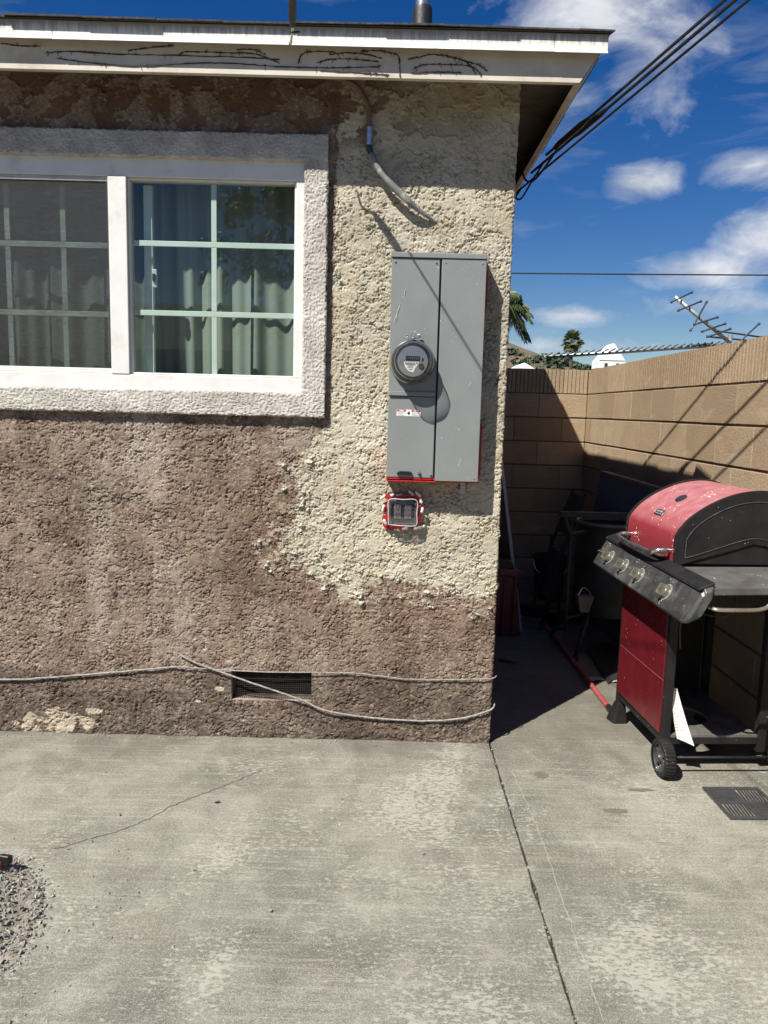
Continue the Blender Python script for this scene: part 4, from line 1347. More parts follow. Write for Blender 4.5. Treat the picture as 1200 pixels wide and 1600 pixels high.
# ------------------------------------------------------------------ beyond the walls
# hills
nx, ny = 130, 46
xs = np.linspace(-700, 1400, nx)
ys = np.linspace(700, 1700, ny)
X, Y = np.meshgrid(xs, ys)
Z = 93 * np.exp(-((X - 110) / 150) ** 2 - ((Y - 1250) / 260) ** 2) + 66 * np.exp(-((X - 420) / 330) ** 2 - ((Y - 1300) / 300) ** 2) \
    + 70 * np.exp(-((X + 350) / 350) ** 2 - ((Y - 1300) / 300) ** 2) + 9 * fbm(X / 140, Y / 140, 4, 3) * sstep(700, 900, Y) * sstep(1700, 1500, Y) - 4
mb = MB()
mb.add(np.stack([X, Y, Z], -1).reshape(-1, 3).tolist(), [(j * nx + i, j * nx + i + 1, (j + 1) * nx + i + 1, (j + 1) * nx + i) for j in range(ny - 1) for i in range(nx - 1)], True)
mb.build('hills', MAT['hillside'], kind='structure')


def leafmat(name, c1, c2, rough=0.6, sc=3.0):
    m, nt, b = newmat(name)
    v = nt.coord()
    nt.put(b.inputs['Base Color'], nt.mix(nt.ramp(nt.noise(v, sc, 4), (0.35, 0.0), (0.65, 1.0)), c1, c2))
    b.inputs['Roughness'].default_value = rough
    return m


LEAF_D = leafmat('dark_leaf', (0.020, 0.034, 0.016), (0.045, 0.070, 0.028))
LEAF_P = leafmat('palm_leaf', (0.045, 0.070, 0.030), (0.115, 0.140, 0.060), 0.45)
BARK = simple('palm_bark', (0.11, 0.085, 0.06), 0.95, var=0.3, scale=8)

# scrub and distant trees on and below the hill, one mass
mb = MB()
r2 = random.Random(5)
def clump(mb, c, rx, rz, n, size):
    """Loose leafy mass: small tilted faces through an ellipsoid."""
    for _ in range(n):
        while True:
            p = Vector((r2.uniform(-1, 1), r2.uniform(-1, 1), r2.uniform(-1, 1)))
            if 0.25 < p.length < 1: break
        q = Vector((c[0] + p.x * rx, c[1] + p.y * rx, c[2] + p.z * rz))
        n_ = (p + Vector((r2.uniform(-.6, .6), r2.uniform(-.6, .6), r2.uniform(-.3, .8)))).normalized()
        a = n_.orthogonal().normalized()
        b_ = n_.cross(a)
        s = size * r2.uniform(.6, 1.3)
        mb.add([q + a * s, q + b_ * s * .6, q - a * s, q - b_ * s * .6], [(0, 1, 2, 3)])
for _ in range(620):
    x, y = r2.uniform(120, 560), r2.uniform(980, 1240)
    i, j = int((x + 700) / 2100 * (nx - 1)), int((y - 700) / 1000 * (ny - 1))
    dens = float(fbm(np.array(x / 60), np.array(y / 60), 3, 9))
    zz = float(Z[j, i])
    if dens < -0.35 + 0.95 * sstep(76, 93, zz): continue
    s = r2.uniform(5, 11)
    clump(mb, (x, y, zz + s * .3), s, s * .7, 26, s * .42)
for _ in range(130):          # tree belt at the foot of the hill
    x = r2.uniform(60, 420); y = r2.uniform(420, 640)
    s = r2.uniform(5, 10)
    clump(mb, (x, y, s * 1.3 + (y - 420) * .02), s, s * 1.5, 42, s * .34)
tag(mb.build('distant_shrubbery', LEAF_D, kind='stuff', weld=False), 'dark scrub and trees covering the distant brown hillside', 'shrubbery')


def fan_palm(loc, h, r, label):
    t = empty('palm_tree', loc, label=label, cat='palm tree')
    MB().tube([(0, 0, 0), (0.06, 0, h * .5), (0, 0, h)], [0.30, 0.24, 0.22], 10).build('trunk', BARK, t, local=True)
    mb = MB(); dead = MB()
    for i in range(64):
        az = r2.uniform(0, 2 * math.pi); el = R(r2.uniform(-60, 88))
        dv = Vector((math.cos(az) * math.cos(el), math.sin(az) * math.cos(el), math.sin(el)))
        st = r * r2.uniform(.35, .62)
        c = Vector((0, 0, h)) + dv * st
        side = dv.cross(Vector((0, 0, 1))).normalized()
        up = side.cross(dv)
        tgt = dead if el < R(-45) and r2.random() < .6 else mb
        tgt.tube([(0, 0, h), c], 0.02, 4)
        for k in range(13):
            a = R(-80 + k * 13.3)
            tip = c + (dv * math.cos(a) + side * math.sin(a)) * r * r2.uniform(.42, .55) - Vector((0, 0, abs(a) * .12 * r + .08 * r))
            w = (-dv * math.sin(a) + side * math.cos(a)) * 0.055 * r
            mid = c.lerp(tip, .55) + up * .03 * r
            tgt.add([c, mid + w, tip, mid - w], [(0, 1, 2, 3)])
    mb.build('crown', leafmat('pale_fan_leaf', (0.075, 0.095, 0.035), (0.16, 0.18, 0.075), 0.5), t, local=True, weld=False)  # paler green than the feather palm's leaves
    if dead.f:
        dead.build('dead_fronds', leafmat('dead_palm_leaf', (0.16, 0.12, 0.06), (0.24, 0.19, 0.10)), t, local=True, weld=False)
    return t


def feather_palm(loc, h, L, label):
    t = empty('palm_tree', loc, label=label, cat='palm tree')
    MB().tube([(0, 0, 0), (0, 0, h * .5), (0, 0, h)], [0.22, 0.17, 0.15], 10).build('trunk', BARK, t, local=True)
    crown = MB()
    nf = 40
    for i in range(nf):
        az = i / nf * 2 * math.pi + r2.uniform(-.15, .15); el = R(r2.choice([20, 40, 62, 5, 50, 75, -10]) + r2.uniform(-8, 8))
        d0 = Vector((math.cos(az), math.sin(az), 0))
        P = []
        for k in range(13):
            u = k / 12
            P.append(Vector((0, 0, h)) + d0 * (L * (math.cos(el) * u * .92)) + Vector((0, 0, L * (math.sin(el) * u - 0.75 * u * u * (0.62 + .3 * math.cos(el))))))
        crown.tube(P, [0.022 * (1 - .8 * k / 12) for k in range(13)], 4)
        side = d0.cross(Vector((0, 0, 1)))
        for k in range(1, 12):
            for j in range(6):
                p = P[k].lerp(P[min(k + 1, 12)], j / 4)
                tl = L * .36 * math.sin(math.pi * (.12 + .8 * k / 12)) * r2.uniform(.75, 1.15)
                for s in (-1, 1):
                    tip = p + side * s * tl * .62 + Vector((0, 0, -tl * r2.uniform(.45, .9))) + d0 * tl * .28
                    w = d0 * .014
                    crown.add([p - w, p.lerp(tip, .5) + w * 1.6 + Vector((0, 0, .03)), tip, p.lerp(tip, .5) - w * 1.6], [(0, 1, 2, 3)])
    crown.build('crown', LEAF_P, t, local=True, weld=False)
    return t


fan_palm((25.7, 110.0, -0.07), 11.6, 1.75, 'small fan palm standing alone before the distant hills')
feather_palm((3.70, 26.0, -0.07), 5.05, 1.15, 'feathery palm with drooping fronds peeking past the house corner')

# conifer beside the white dormer
t = empty('conifer', (25.3, 92.0, -0.07), label='dark conifer just beside the white gable roof', cat='tree')
MB().tube([(0, 0, 0), (0, 0, 8.4)], [0.25, 0.03], 8).build('trunk', BARK, t, local=True)
mb = MB()
for k in range(520):
    zz = r2.uniform(1.2, 8.6)
    rr = (8.9 - zz) * .26 * r2.uniform(.5, 1.05) + .12
    az = r2.uniform(0, 2 * math.pi)
    p = Vector((math.cos(az) * rr, math.sin(az) * rr, zz - rr * .3))
    dv = Vector((math.cos(az), math.sin(az), -.35))
    sd = Vector((-math.sin(az), math.cos(az), 0))
    s = r2.uniform(.25, .5)
    mb.add([p - dv * s, p + sd * s * .45, p + dv * s, p - sd * s * .45 + Vector((0, 0, .1))], [(0, 1, 2, 3)])
mb.build('crown', LEAF_D, t, local=True, weld=False)

# two white houses far off, only their gables rise over the wall
HW = simple('bright_white_siding', (0.82, 0.82, 0.80), 0.6, var=0.03, scale=1)
def far_house(loc, w, hw, hr, dep, label, cupola=False):
    t = empty('white_house', loc, label=label, cat='house')
    MB().box(-w / 2, w / 2, 0, dep, 0, hw).build('wall', HW, t, local=True)
    MB().prism([(-w / 2 - .25, hw), (w / 2 + .25, hw), (0, hw + hr)], 'Y', -.25, dep + .25).build('roof', HW, t, local=True)
    MB().box(-w * .16, w * .16, -.04, -.005, hw * .55, hw * .82).build('window', simple('dark_pane', (0.05, 0.06, 0.07), 0.2) if 'dark_pane' not in bpy.data.materials else bpy.data.materials['dark_pane'], t, local=True)
    return t
far_house((13.95, 80.0, -0.07), 3.0, 5.65, 0.95, 5, 'tiny white gable showing just above the far block wall')
hh = far_house((17.35, 61.0, -0.07), 1.25, 5.0, 0.001, 1.2, 'white gabled tower roof rising above the corner of the block walls')
for o in list(hh.children):
    if o.name.startswith(('roof', 'window')): bpy.data.objects.remove(o)
MB().box(-0.75, 0.75, -0.2, 1.4, 5.0, 5.12).build('cornice', simple('grey_cornice', (0.5, 0.5, 0.49), 0.6), hh, local=True)
MB().box(-1.05, 1.05, -0.35, 1.55, 5.12, 5.72).build('gallery', HW, hh, local=True)
MB().prism([(-1.0, 5.72), (1.0, 5.72), (0.10, 7.0), (0.0, 7.0)], 'Y', -0.4, 1.6).build('roof', HW, hh, local=True)
for a in (-0.45, 0.45):
    MB().box(a - .12, a + .12, -0.38, -0.351, 5.22, 5.5).build('window', bpy.data.materials['dark_pane'], hh, local=True)

# old television antenna in the neighbour's yard
AL = simple('dull_aluminium', (0.60, 0.60, 0.57), 0.45, 0.6, var=0.15)
ALD = simple('dark_oxidised_rod', (0.10, 0.10, 0.095), 0.5, 0.4)
an = empty('tv_antenna', (3.30, 7.55, -0.075), label='old rooftop television antenna with spiky rods leaning above the block wall', cat='antenna')
def abar(name, a, b_, r, mat=ALD, n=6):
    return MB().tube([a, b_], r, n).build(name, mat, an)
abar('mast', (3.30, 7.60, -0.075), (3.30, 7.60, 2.25), 0.020, AL, 10)
abar('boom', (1.494, 7.5, 1.984), (3.30, 7.56, 2.150), 0.016, AL, 8)
abar('boom', (2.700, 7.5, 2.575), (3.30, 7.56, 2.155), 0.018, AL, 8)
for i in range(26):
    t_ = 0.012 + i * 0.037
    p = Vector((1.494, 7.5, 1.984)).lerp(Vector((3.30, 7.56, 2.150)), t_)
    a = MB().tube([p + Vector((-0.022, 0.05, -0.004)), p + Vector((-0.006, -0.016, 0.004)), p + Vector((0.050, -0.04, 0.040))], 0.0065, 5)
    a.build('element', ALD, an)
ELS = [((2.673, 2.526), (2.86, 2.619)), ((2.745, 2.45), (2.951, 2.538)), ((2.875, 2.269), (3.006, 2.534)), ((2.907, 2.324), (3.12, 2.395)), ((2.985, 2.26), (3.198, 2.337)),
       ((3.068, 2.221), (3.251, 2.291)), ((3.038, 2.214), (3.498, 2.183)), ((3.125, 2.27), (3.556, 2.221)), ((3.363, 2.186), (3.52, 2.345)), ((2.904, 2.127), (3.086, 2.149))]
for i, (a, b_) in enumerate(ELS):
    y0_, y1_ = (7.30, 7.70) if i not in (6, 7) else (7.5, 7.9)
    sc_ = lambda p, y: (p[0] * y / 7.5, y, 1.45 + (p[1] - 1.45) * y / 7.5)
    e = abar('element', sc_(a, y0_), sc_(b_, y1_), 0.0085)
    for p in (sc_(a, y0_), sc_(b_, y1_)):
        MB().tube([(p[0] - .008, p[1], p[2]), (p[0] + .008, p[1], p[2])], 0.013, 6).build('end_cap', ALD, e)

# tree and garage behind the photographer: they show mirrored in the window
t = empty('garden_tree', (-1.9, -8.6, -0.075), label='leafy garden tree mirrored darkly in the window pane', cat='tree')
MB().tube([(0, 0, 0), (0.1, 0, 1.6), (0.0, 0.1, 3.4)], [0.17, 0.13, 0.08], 9).build('trunk', BARK, t, local=True)
mb = MB()
for _ in range(46):
    az = r2.uniform(0, 6.28); rr = 1.75 * math.sqrt(r2.random()); zz = r2.uniform(2.5, 6.4)
    rr *= max(.25, 1 - abs(zz - 4.2) / 2.9)
    clump(mb, (math.cos(az) * rr, math.sin(az) * rr, zz), r2.uniform(.25, .55), r2.uniform(.22, .45), 90, 0.075)
mb.build('crown', LEAF_D, t, local=True, weld=False)
t = empty('garage', (-6.5, -17.0, -0.075), label='low dark-roofed garage mirrored at the bottom of the window', cat='garage')
MB().box(-3.5, 12, 0, 6, 0, 2.7).build('wall', simple('garage_wall', (0.16, 0.15, 0.13), 0.9), t, local=True)
MB().prism([(-0.5, 2.7), (6.5, 2.7), (3.0, 4.1)], 'X', -4.0, 12.5).build('roof', MAT['shingle'], t, local=True)
MB().box(2.0, 4.8, 6.005, 6.05, 0.1, 2.2).build('door', simple('garage_door', (0.22, 0.21, 0.19), 0.7), t, local=True)

# ------------------------------------------------------------------ the red barbecue
SPOT = (0.72, 0.70, 0.66)
def dusty_sheen_red():
    """Red enamel; pale dusting plus sky reflection painted in wherever the surface looks up."""
    m, nt, b = newmat('dusty_sheen_red_enamel')
    v = nt.coord()
    nz_ = nt.sep(nt.n.new('ShaderNodeNewGeometry').outputs['Normal'])[2]
    c = nt.mix(nt.noise(v, 7, 5, 0.6), (0.20, 0.018, 0.026), (0.29, 0.035, 0.045))
    dust_sheen = nt.m('MULTIPLY', nt.ramp(nz_, (0.25, 0.05), (0.85, 0.85)), nt.ramp(nt.noise(v, 16, 7, 0.7), (0.30, 0.45), (0.65, 1.0)))
    c = nt.mix(dust_sheen, c, (0.43, 0.190, 0.198))
    streak = nt.noise(nt.coord(stretch=(6, 60, 6)), 1.0, 5, 0.7)
    c = nt.mix(nt.m('MULTIPLY', nt.ramp(streak, (0.56, 0.0), (0.70, 1.0)), 0.35), c, (0.19, 0.03, 0.035))
    warp = nt.vm('ADD', v, nt.vm('MULTIPLY', nt.noise(v, 60, 3), (0.02, 0.02, 0.02)))
    thr = nt.m('MULTIPLY', nt.ramp(nt.noise(v, 9, 3), (0.48, 0.0), (0.72, 1.0)), 0.30)
    k = nt.m('LESS_THAN', nt.voro(warp, 58), thr)
    c = nt.mix(k, c, (0.72, 0.70, 0.66))
    nt.put(b.inputs['Base Color'], c)
    nt.put(b.inputs['Roughness'], nt.m('ADD', 0.30, nt.m('MULTIPLY', dust_sheen, 0.35)))
    nt.put(b.inputs['Normal'], nt.bump(nt.noise(v, 30, 4), 0.06, 0.004))
    return m


RED_TOP = dusty_sheen_red()
RED = simple('red_enamel', (0.125, 0.010, 0.015), 0.30, var=0.10, scale=6, specks=(SPOT, 0.13, 60))
BK = simple('dusty_black_enamel', (0.009, 0.009, 0.010), 0.55, var=0.15, spec=0.3, scale=9, col2=(0.020, 0.019, 0.018), specks=(SPOT, 0.15, 60))
BKP = simple('scuffed_black_panel', (0.020, 0.021, 0.022), 0.40, scale=16, col2=(0.060, 0.060, 0.060), specks=(SPOT, 0.26, 70), dirt=((0.15, 0.148, 0.14), 0.10))
DUSTY = simple('dusty_shelf', (0.105, 0.105, 0.102), 0.7, scale=9, col2=(0.055, 0.054, 0.052), specks=(SPOT, 0.22, 50), dirt=((0.14, 0.10, 0.075), 0.04))
ASH = simple('ash_grey_shelf', (0.13, 0.125, 0.115), 0.85, scale=16, col2=(0.05, 0.048, 0.045))
CHROME = simple('dull_chrome', (0.62, 0.60, 0.56), 0.25, 0.95, var=0.2, scale=25)
KNOB = simple('yellowed_knob', (0.20, 0.19, 0.145), 0.28, 0.35, var=0.25, scale=40, dirt=((0.06, 0.05, 0.035), 0.05))
gr = empty('barbecue', (1.16, 3.0, 0), rz=R(3.5), label='red and black gas barbecue on wheels beside the sunlit block wall', cat='barbecue')
def gb(name, v0, v1, u0, u1, z0, z1, mat=BK, bevel=0.002, parent=gr, label=None):
    return MB().box(v0, v1, u0, u1, z0, z1).build(name, mat, parent, local=True, bevel=bevel, seg=2, label=label)

for (v_, u_) in ((0.0, 0.0), (0.0, 0.495), (0.405, 0.0), (0.405, 0.495)):
    gb('leg', v_, v_ + 0.034, u_, u_ + 0.034, 0.085, 0.80)
# floor shelf with the round hole for the gas bottle
mb = MB()
cv, cu_, rh = 0.165, 0.215, 0.115
n = 64
vb = (0.036, 0.403, 0.002, 0.527)
def edge_pt(a):
    dx_, dy_ = math.cos(a), math.sin(a)
    t = min(((vb[1] - cv) / dx_ if dx_ > 1e-9 else 9), ((vb[0] - cv) / dx_ if dx_ < -1e-9 else 9),
            ((vb[3] - cu_) / dy_ if dy_ > 1e-9 else 9), ((vb[2] - cu_) / dy_ if dy_ < -1e-9 else 9))
    return cv + dx_ * t, cu_ + dy_ * t
ang = sorted([2 * math.pi * k / n for k in range(n)] + [math.atan2(b_ - cu_, a - cv) % (2 * math.pi) for a in vb[:2] for b_ in vb[2:]])
n = len(ang)
ou = [edge_pt(a) for a in ang]
inn = [(cv + rh * math.cos(a), cu_ + rh * math.sin(a)) for a in ang]
zt, zb_ = 0.158, 0.148
v = [(p[0], p[1], zt) for p in ou] + [(p[0], p[1], zt) for p in inn] + [(p[0], p[1], zb_) for p in ou] + [(p[0], p[1], zb_) for p in inn]
f = []
for i in range(n):
    j = (i + 1) % n
    f += [(i, j, n + j, n + i), (2 * n + j, 2 * n + i, 3 * n + i, 3 * n + j), (n + i, n + j, 3 * n + j, 3 * n + i), (j, i, 2 * n + i, 2 * n + j)]
mb.add(v, f)
mb.build('bottom_shelf', ASH, gr, local=True)
gb('rail', 0.0345, 0.4045, 0.004, 0.026, 0.118, 0.147)
gb('rail', 0.0345, 0.4045, 0.500, 0.522, 0.118, 0.147)
gb('rail', 0.006, 0.028, 0.0345, 0.4945, 0.118, 0.150)
gb('back_panel', 0.04, 0.40, 0.520, 0.528, 0.16, 0.78, BK)
# red front, two panels with a bright seam
gb('front_panel', -0.006, 0.004, 0.022, 0.505, 0.158, 0.3835, RED, 0.0025)
gb('front_panel', -0.006, 0.004, 0.022, 0.505, 0.3865, 0.77, RED, 0.0025)
gb('seam', -0.0042, 0.003, 0.024, 0.503, 0.3838, 0.3862, simple('seam_strip', (0.5, 0.25, 0.25), 0.4), 0)
# firebox
mb = MB()
fp = [(0.012, 0.79), (0.0, 0.868), (0.50, 0.868), (0.485, 0.79), (0.40, 0.70), (0.10, 0.70)]
mb.prism(fp, 'Y', 0.012, 0.518)
mb.build('firebox', BK, gr, local=True, bevel=0.003)
# hood: red shell between two black cast ends
HP = [(0.0, 0.872), (-0.002, 0.930), (0.0, 0.982), (0.012, 1.006), (0.05, 1.050), (0.11, 1.094), (0.18, 1.130), (0.257, 1.154), (0.345, 1.162), (0.42, 1.145), (0.475, 1.100), (0.505, 1.01), (0.515, 0.93), (0.515, 0.872)]
hps = [(p.x, p.y) for p in spline([(a, b_, 0) for a, b_ in HP[3:]], 4)]
outer = HP[:3] + hps
mb = MB()
k = len(outer)
v = [(a, u_, b_) for u_ in (0.016, 0.512) for a, b_ in outer]
f = [(i, i + 1, k + i + 1, k + i) for i in range(k - 1)]
mb.add(v, f, True)
mb.add([(a, u_, b_) for u_ in (0.512, 0.016) for a, b_ in [(0.006, 0.874)] + [(0.258 + (a - 0.258) * .975, 0.872 + (b_ - 0.872) * .975) for a, b_ in outer] + [(0.51, 0.874)]], [], True)
hood = mb.build('hood', RED_TOP, gr, local=True, weld=False)
big_p = [(0.258 + (a - 0.258) * 1.022 + 0.001, 0.868 + (b_ - 0.868) * 1.022) for a, b_ in outer]
# near end: its lower edge sweeps up in a bow
low = [(0.52, 0.905), (0.44, 0.905), (0.40, 0.918), (0.36, 0.948), (0.31, 0.956), (0.26, 0.940), (0.20, 0.922), (0.08, 0.888), (0.02, 0.869)]
for u0, u1 in ((-0.004, 0.0155), (0.5125, 0.532)):
    MB().prism(big_p + low, 'Y', u0, u1).build('end_cap', BK, hood, local=True, bevel=0.0035, seg=2)
# raised line on the near end
ins_ = [(0.258 + (a - 0.258) * .86, 0.89 + (b_ - 0.89) * .86) for a, b_ in outer[2:-4]]
MB().tube([(a, -0.0045, b_) for a, b_ in ins_], 0.0022, 6).build('moulding', BKP, hood, local=True)
MB().tube(spline([(ins_[0][0], -0.0045, ins_[0][1]), (0.036, -0.0045, 0.905), (0.05, -0.0045, 0.900), (0.15, -0.0045, 0.932), (0.24, -0.0045, 0.962), (0.31, -0.0045, 0.978), (0.37, -0.0045, 0.968), (0.41, -0.0045, 0.940), (0.46, -0.0045, 0.925)], 5), 0.0022, 6).build('moulding', BKP, hood, local=True)
MB().lathe([(0.0, -0.016), (0.010, -0.015), (0.012, -0.008), (0.012, -0.003)], (0.405, 0, 0.925), 'Y', 16).build('hinge_bolt', CHROME, hood, local=True)
MB().box(0.0, 0.47, 0.003, 0.011, 0.872, 0.955).build('firebox_cheek', BK, gr, local=True)
# gauge and badge on the slope
def on_hood(v_):
    for (a0, b0), (a1, b1) in zip(hps[:-1], hps[1:]):
        if a0 <= v_ <= a1:
            t = (v_ - a0) / (a1 - a0)
            return b0 + (b1 - b0) * t, math.atan2(b1 - b0, a1 - a0)
zz, an_ = on_hood(0.125)
mb = MB().lathe([(0.026, -0.002), (0.026, 0.006), (0.022, 0.009), (0.0, 0.009)], (0, 0, 0), 'Z', 24)
g_ = mb.build('gauge', simple('gauge_dark', (0.03, 0.035, 0.05), 0.15), hood, local=True)
g_.location = (0.125, 0.262, zz); g_.rotation_euler = (0, -an_, 0)
zz, an_ = on_hood(0.040)
bd = MB().box(-0.014, 0.014, -0.040, 0.040, 0.0, 0.004).build('badge', simple('badge_black', (0.03, 0.03, 0.03), 0.4), hood, local=True, bevel=0.001)
bd.location = (0.040, 0.27, zz + 0.001); bd.rotation_euler = (0, -an_, 0)
SIL = simple('badge_silver', (0.6, 0.6, 0.6), 0.35, 0.5)
for i in range(8):
    o = MB().box(0.000, 0.0085, 0.028 - i * 0.0075, 0.033 - i * 0.0075, 0.0041, 0.0049).build('print', SIL, bd, local=True)
MB().box(-0.0095, -0.006, -0.031, 0.033, 0.0041, 0.0047).build('print', SIL, bd, local=True)
# handle
hy = [(0.002, 0.478, 0.915), (-0.035, 0.480, 0.915), (-0.062, 0.466, 0.909), (-0.068, 0.44, 0.904), (-0.070, 0.25, 0.896), (-0.068, 0.10, 0.900), (-0.060, 0.062, 0.912), (-0.030, 0.050, 0.918), (0.002, 0.050, 0.916)]
hd = MB().tube(spline([(a, b_, c_) for a, b_, c_ in hy], 5), 0.0105, 10).build('handle', CHROME, hood, local=True)
# control panel, sagging a little towards the shelf side
def sag(u_): return 0.022 * (u_ - 0.17)
cp = [(-0.104, 0.728), (-0.108, 0.738), (-0.050, 0.842), (-0.040, 0.850), (-0.036, 0.864), (-0.002, 0.872), (0.004, 0.866), (0.0, 0.83), (-0.05, 0.745), (-0.095, 0.726)]
mb = MB()
v, f = [], []
us = [-0.335, -0.325, -0.305, 0.17, 0.650, 0.664]
for i, u_ in enumerate(us):
    for (a, b_) in cp:
        cutn = 0.0
        if i in (0, 5):       # rounded ends
            a = -0.03 + (a + 0.03) * (0.62 if i == 0 else 0.85)
            b_ = 0.80 + (b_ - 0.80) * (0.70 if i == 0 else 0.9)
        if i == 1:
            a = -0.03 + (a + 0.03) * 0.90
            b_ = 0.80 + (b_ - 0.80) * 0.93
        v.append((a, u_, b_ + sag(u_)))
k = len(cp)
for i in range(len(us) - 1):
    for j in range(k):
        f.append((i * k + j, i * k + (j + 1) % k, (i + 1) * k + (j + 1) % k, (i + 1) * k + j))
f += [tuple(range(k)), tuple(range((len(us) - 1) * k, len(us) * k))[::-1]]
mb.add(v, f)
ctl = mb.build('control_panel', BKP, gr, local=True, bevel=0.0018)
fn = Vector((-0.104, 0, 0.058)).normalized()     # outward normal of the sloping face
def knob(u_, r_, rot, mat=KNOB, name='knob'):
    c_ = Vector((-0.079, u_, 0.790 + sag(u_)))
    mb = MB()
    mb.lathe([(r_ * 1.18, -0.002), (r_ * 1.18, 0.003), (r_ * .98, 0.005), (r_ * .92, 0.018), (r_ * .8, 0.021), (0, 0.021)], (0, 0, 0), 'Z', 24)
    mb.hexa([(-r_ * .9, -r_ * .34, 0.018), (r_ * .9, -r_ * .34, 0.018), (r_ * .9, r_ * .34, 0.018), (-r_ * .9, r_ * .34, 0.018),
             (-r_ * .8, -r_ * .22, 0.040), (r_ * .8, -r_ * .22, 0.040), (r_ * .8, r_ * .22, 0.040), (-r_ * .8, r_ * .22, 0.040)])
    o = mb.build(name, mat, ctl, local=True, bevel=0.0012)
    o.location = c_
    o.rotation_euler = fn.to_track_quat('Z', 'Y').to_euler()
    o.rotation_euler.rotate_axis('Z', rot)
    return o
BEZ = simple('worn_bezel', (0.42, 0.41, 0.39), 0.5, var=0.3, scale=60)
for u_ in (0.507, 0.330, 0.153, -0.115):
    o = MB().lathe([(0.034, 0.0), (0.034, 0.0022), (0.026, 0.003), (0.0, 0.003)], (0, 0, 0), 'Z', 24).build('bezel', BEZ, ctl, local=True)
    o.location = Vector((-0.079, u_, 0.790 + sag(u_))) + fn * 0.0005
    o.rotation_euler = fn.to_track_quat('Z', 'Y').to_euler()
    knob(u_, 0.0265, R(90 + rnd.uniform(-8, 8)))
k_ = knob(0.572, 0.012, 0.3, name='igniter')
MB().hexa([(-0.055, -0.325, 0.849 + sag(-0.325)), (-0.055, 0.655, 0.849 + sag(0.655)), (0.002, 0.655, 0.868 + sag(0.655)), (0.002, -0.325, 0.868 + sag(-0.325)),
           (-0.052, -0.325, 0.860 + sag(-0.325)), (-0.052, 0.655, 0.860 + sag(0.655)), (0.002, 0.655, 0.881 + sag(0.655)), (0.002, -0.325, 0.881 + sag(-0.325))]).build('ledge', BK, gr, local=True, bevel=0.002)
# vent slots behind the handle
sl_ = gb('vent_strip', -0.034, -0.006, 0.06, 0.43, 0.8835, 0.8870, BK, 0.001)
for i in range(26):
    for j in range(2):
        MB().box(-0.030 + j * 0.011, -0.023 + j * 0.011, 0.068 + i * 0.0138, 0.0765 + i * 0.0138, 0.8872, 0.8880).build('slot', ASH, sl_, local=True)
# side shelf
mb = MB()
mb.hexa([(0.0, -0.322, 0.822), (0.47, -0.322, 0.830), (0.47, -0.004, 0.838), (0.0, -0.004, 0.834),
         (0.0, -0.322, 0.850), (0.47, -0.322, 0.858), (0.47, -0.004, 0.866), (0.0, -0.004, 0.862)])
shf = mb.build('side_shelf', DUSTY, gr, local=True, bevel=0.004, seg=2)
MB().tube(spline([(0.0, -0.30, 0.775), (0.02, -0.326, 0.772), (0.10, -0.330, 0.772), (0.17, -0.330, 0.775), (0.205, -0.328, 0.790), (0.215, -0.322, 0.823)], 6), 0.0075, 8).build('towel_bar', simple('rusty_chrome', (0.55, 0.48, 0.40), 0.35, 0.85, dirt=((0.20, 0.09, 0.04), 0.10)), shf, local=True)
MB().tube(spline([(-0.02, -0.10, 0.75), (0.04, -0.16, 0.715), (0.12, -0.20, 0.715), (0.16, -0.18, 0.76), (0.17, -0.16, 0.822)], 6), 0.0022, 5).build('gas_hose', BLACK, gr, local=True)
MB().tube(spline([(0.05, 0.02, 0.74), (0.052, 0.018, 0.68), (0.048, 0.02, 0.60), (0.055, 0.02, 0.52)], 6), 0.006, 6).build('gas_hose', BLACK, gr, local=True)
# wheels on the near side
def wheel(v_, u_):
    w = empty('wheel', (v_, u_, 0.0785))
    attach(w, gr, True)
    mb = MB()
    n = 64
    prof = [(0.060, -0.022), (0.073, -0.022), (0.0785, -0.017), (0.0795, 0.0), (0.0785, 0.017), (0.073, 0.022), (0.060, 0.022)]
    v, f = [], []
    for h_i, (r_, h_) in enumerate(prof):
        for k in range(n):
            a = 2 * math.pi * k / n
            rr = r_ - (0.0035 if 2 <= h_i <= 4 and k % 2 == 0 else 0.0)
            v.append((h_, rr * math.cos(a), rr * math.sin(a)))
    for i in range(len(prof) - 1):
        for k in range(n):
            f.append((i * n + k, i * n + (k + 1) % n, (i + 1) * n + (k + 1) % n, (i + 1) * n + k))
    mb.add(v, f)
    mb.build('tyre', BK, w, local=True)
    mb = MB()
    mb.lathe([(0.062, -0.018), (0.054, -0.019), (0.052, -0.010), (0.052, 0.010), (0.062, 0.018)], (0, 0, 0), 'X', 40)
    mb.lathe([(0.0, -0.026), (0.018, -0.026), (0.021, -0.020), (0.021, 0.020), (0.0, 0.022)], (0, 0, 0), 'X', 20)
    for k in range(6):
        a = k / 6 * 2 * math.pi + .3
        c_, s_ = math.cos(a), math.sin(a)
        p, q = (0.018 * c_, 0.018 * s_), (0.058 * c_, 0.058 * s_)
        t1, t2 = (-s_ * .009, c_ * .009), (-s_ * .012, c_ * .012)
        mb.prism([(p[0] + t1[0], p[1] + t1[1]), (p[0] - t1[0], p[1] - t1[1]), (q[0] - t2[0], q[1] - t2[1]), (q[0] + t2[0], q[1] + t2[1])], 'X', -0.014, 0.010)
    mb.build('hub', BKP, w, local=True)
    return w
wheel(-0.004, -0.034)
wheel(0.492, -0.034)
MB().tube([(-0.028, -0.034, 0.0785), (0.500, -0.034, 0.0785)], 0.006, 8).build('axle', BK, gr, local=True)
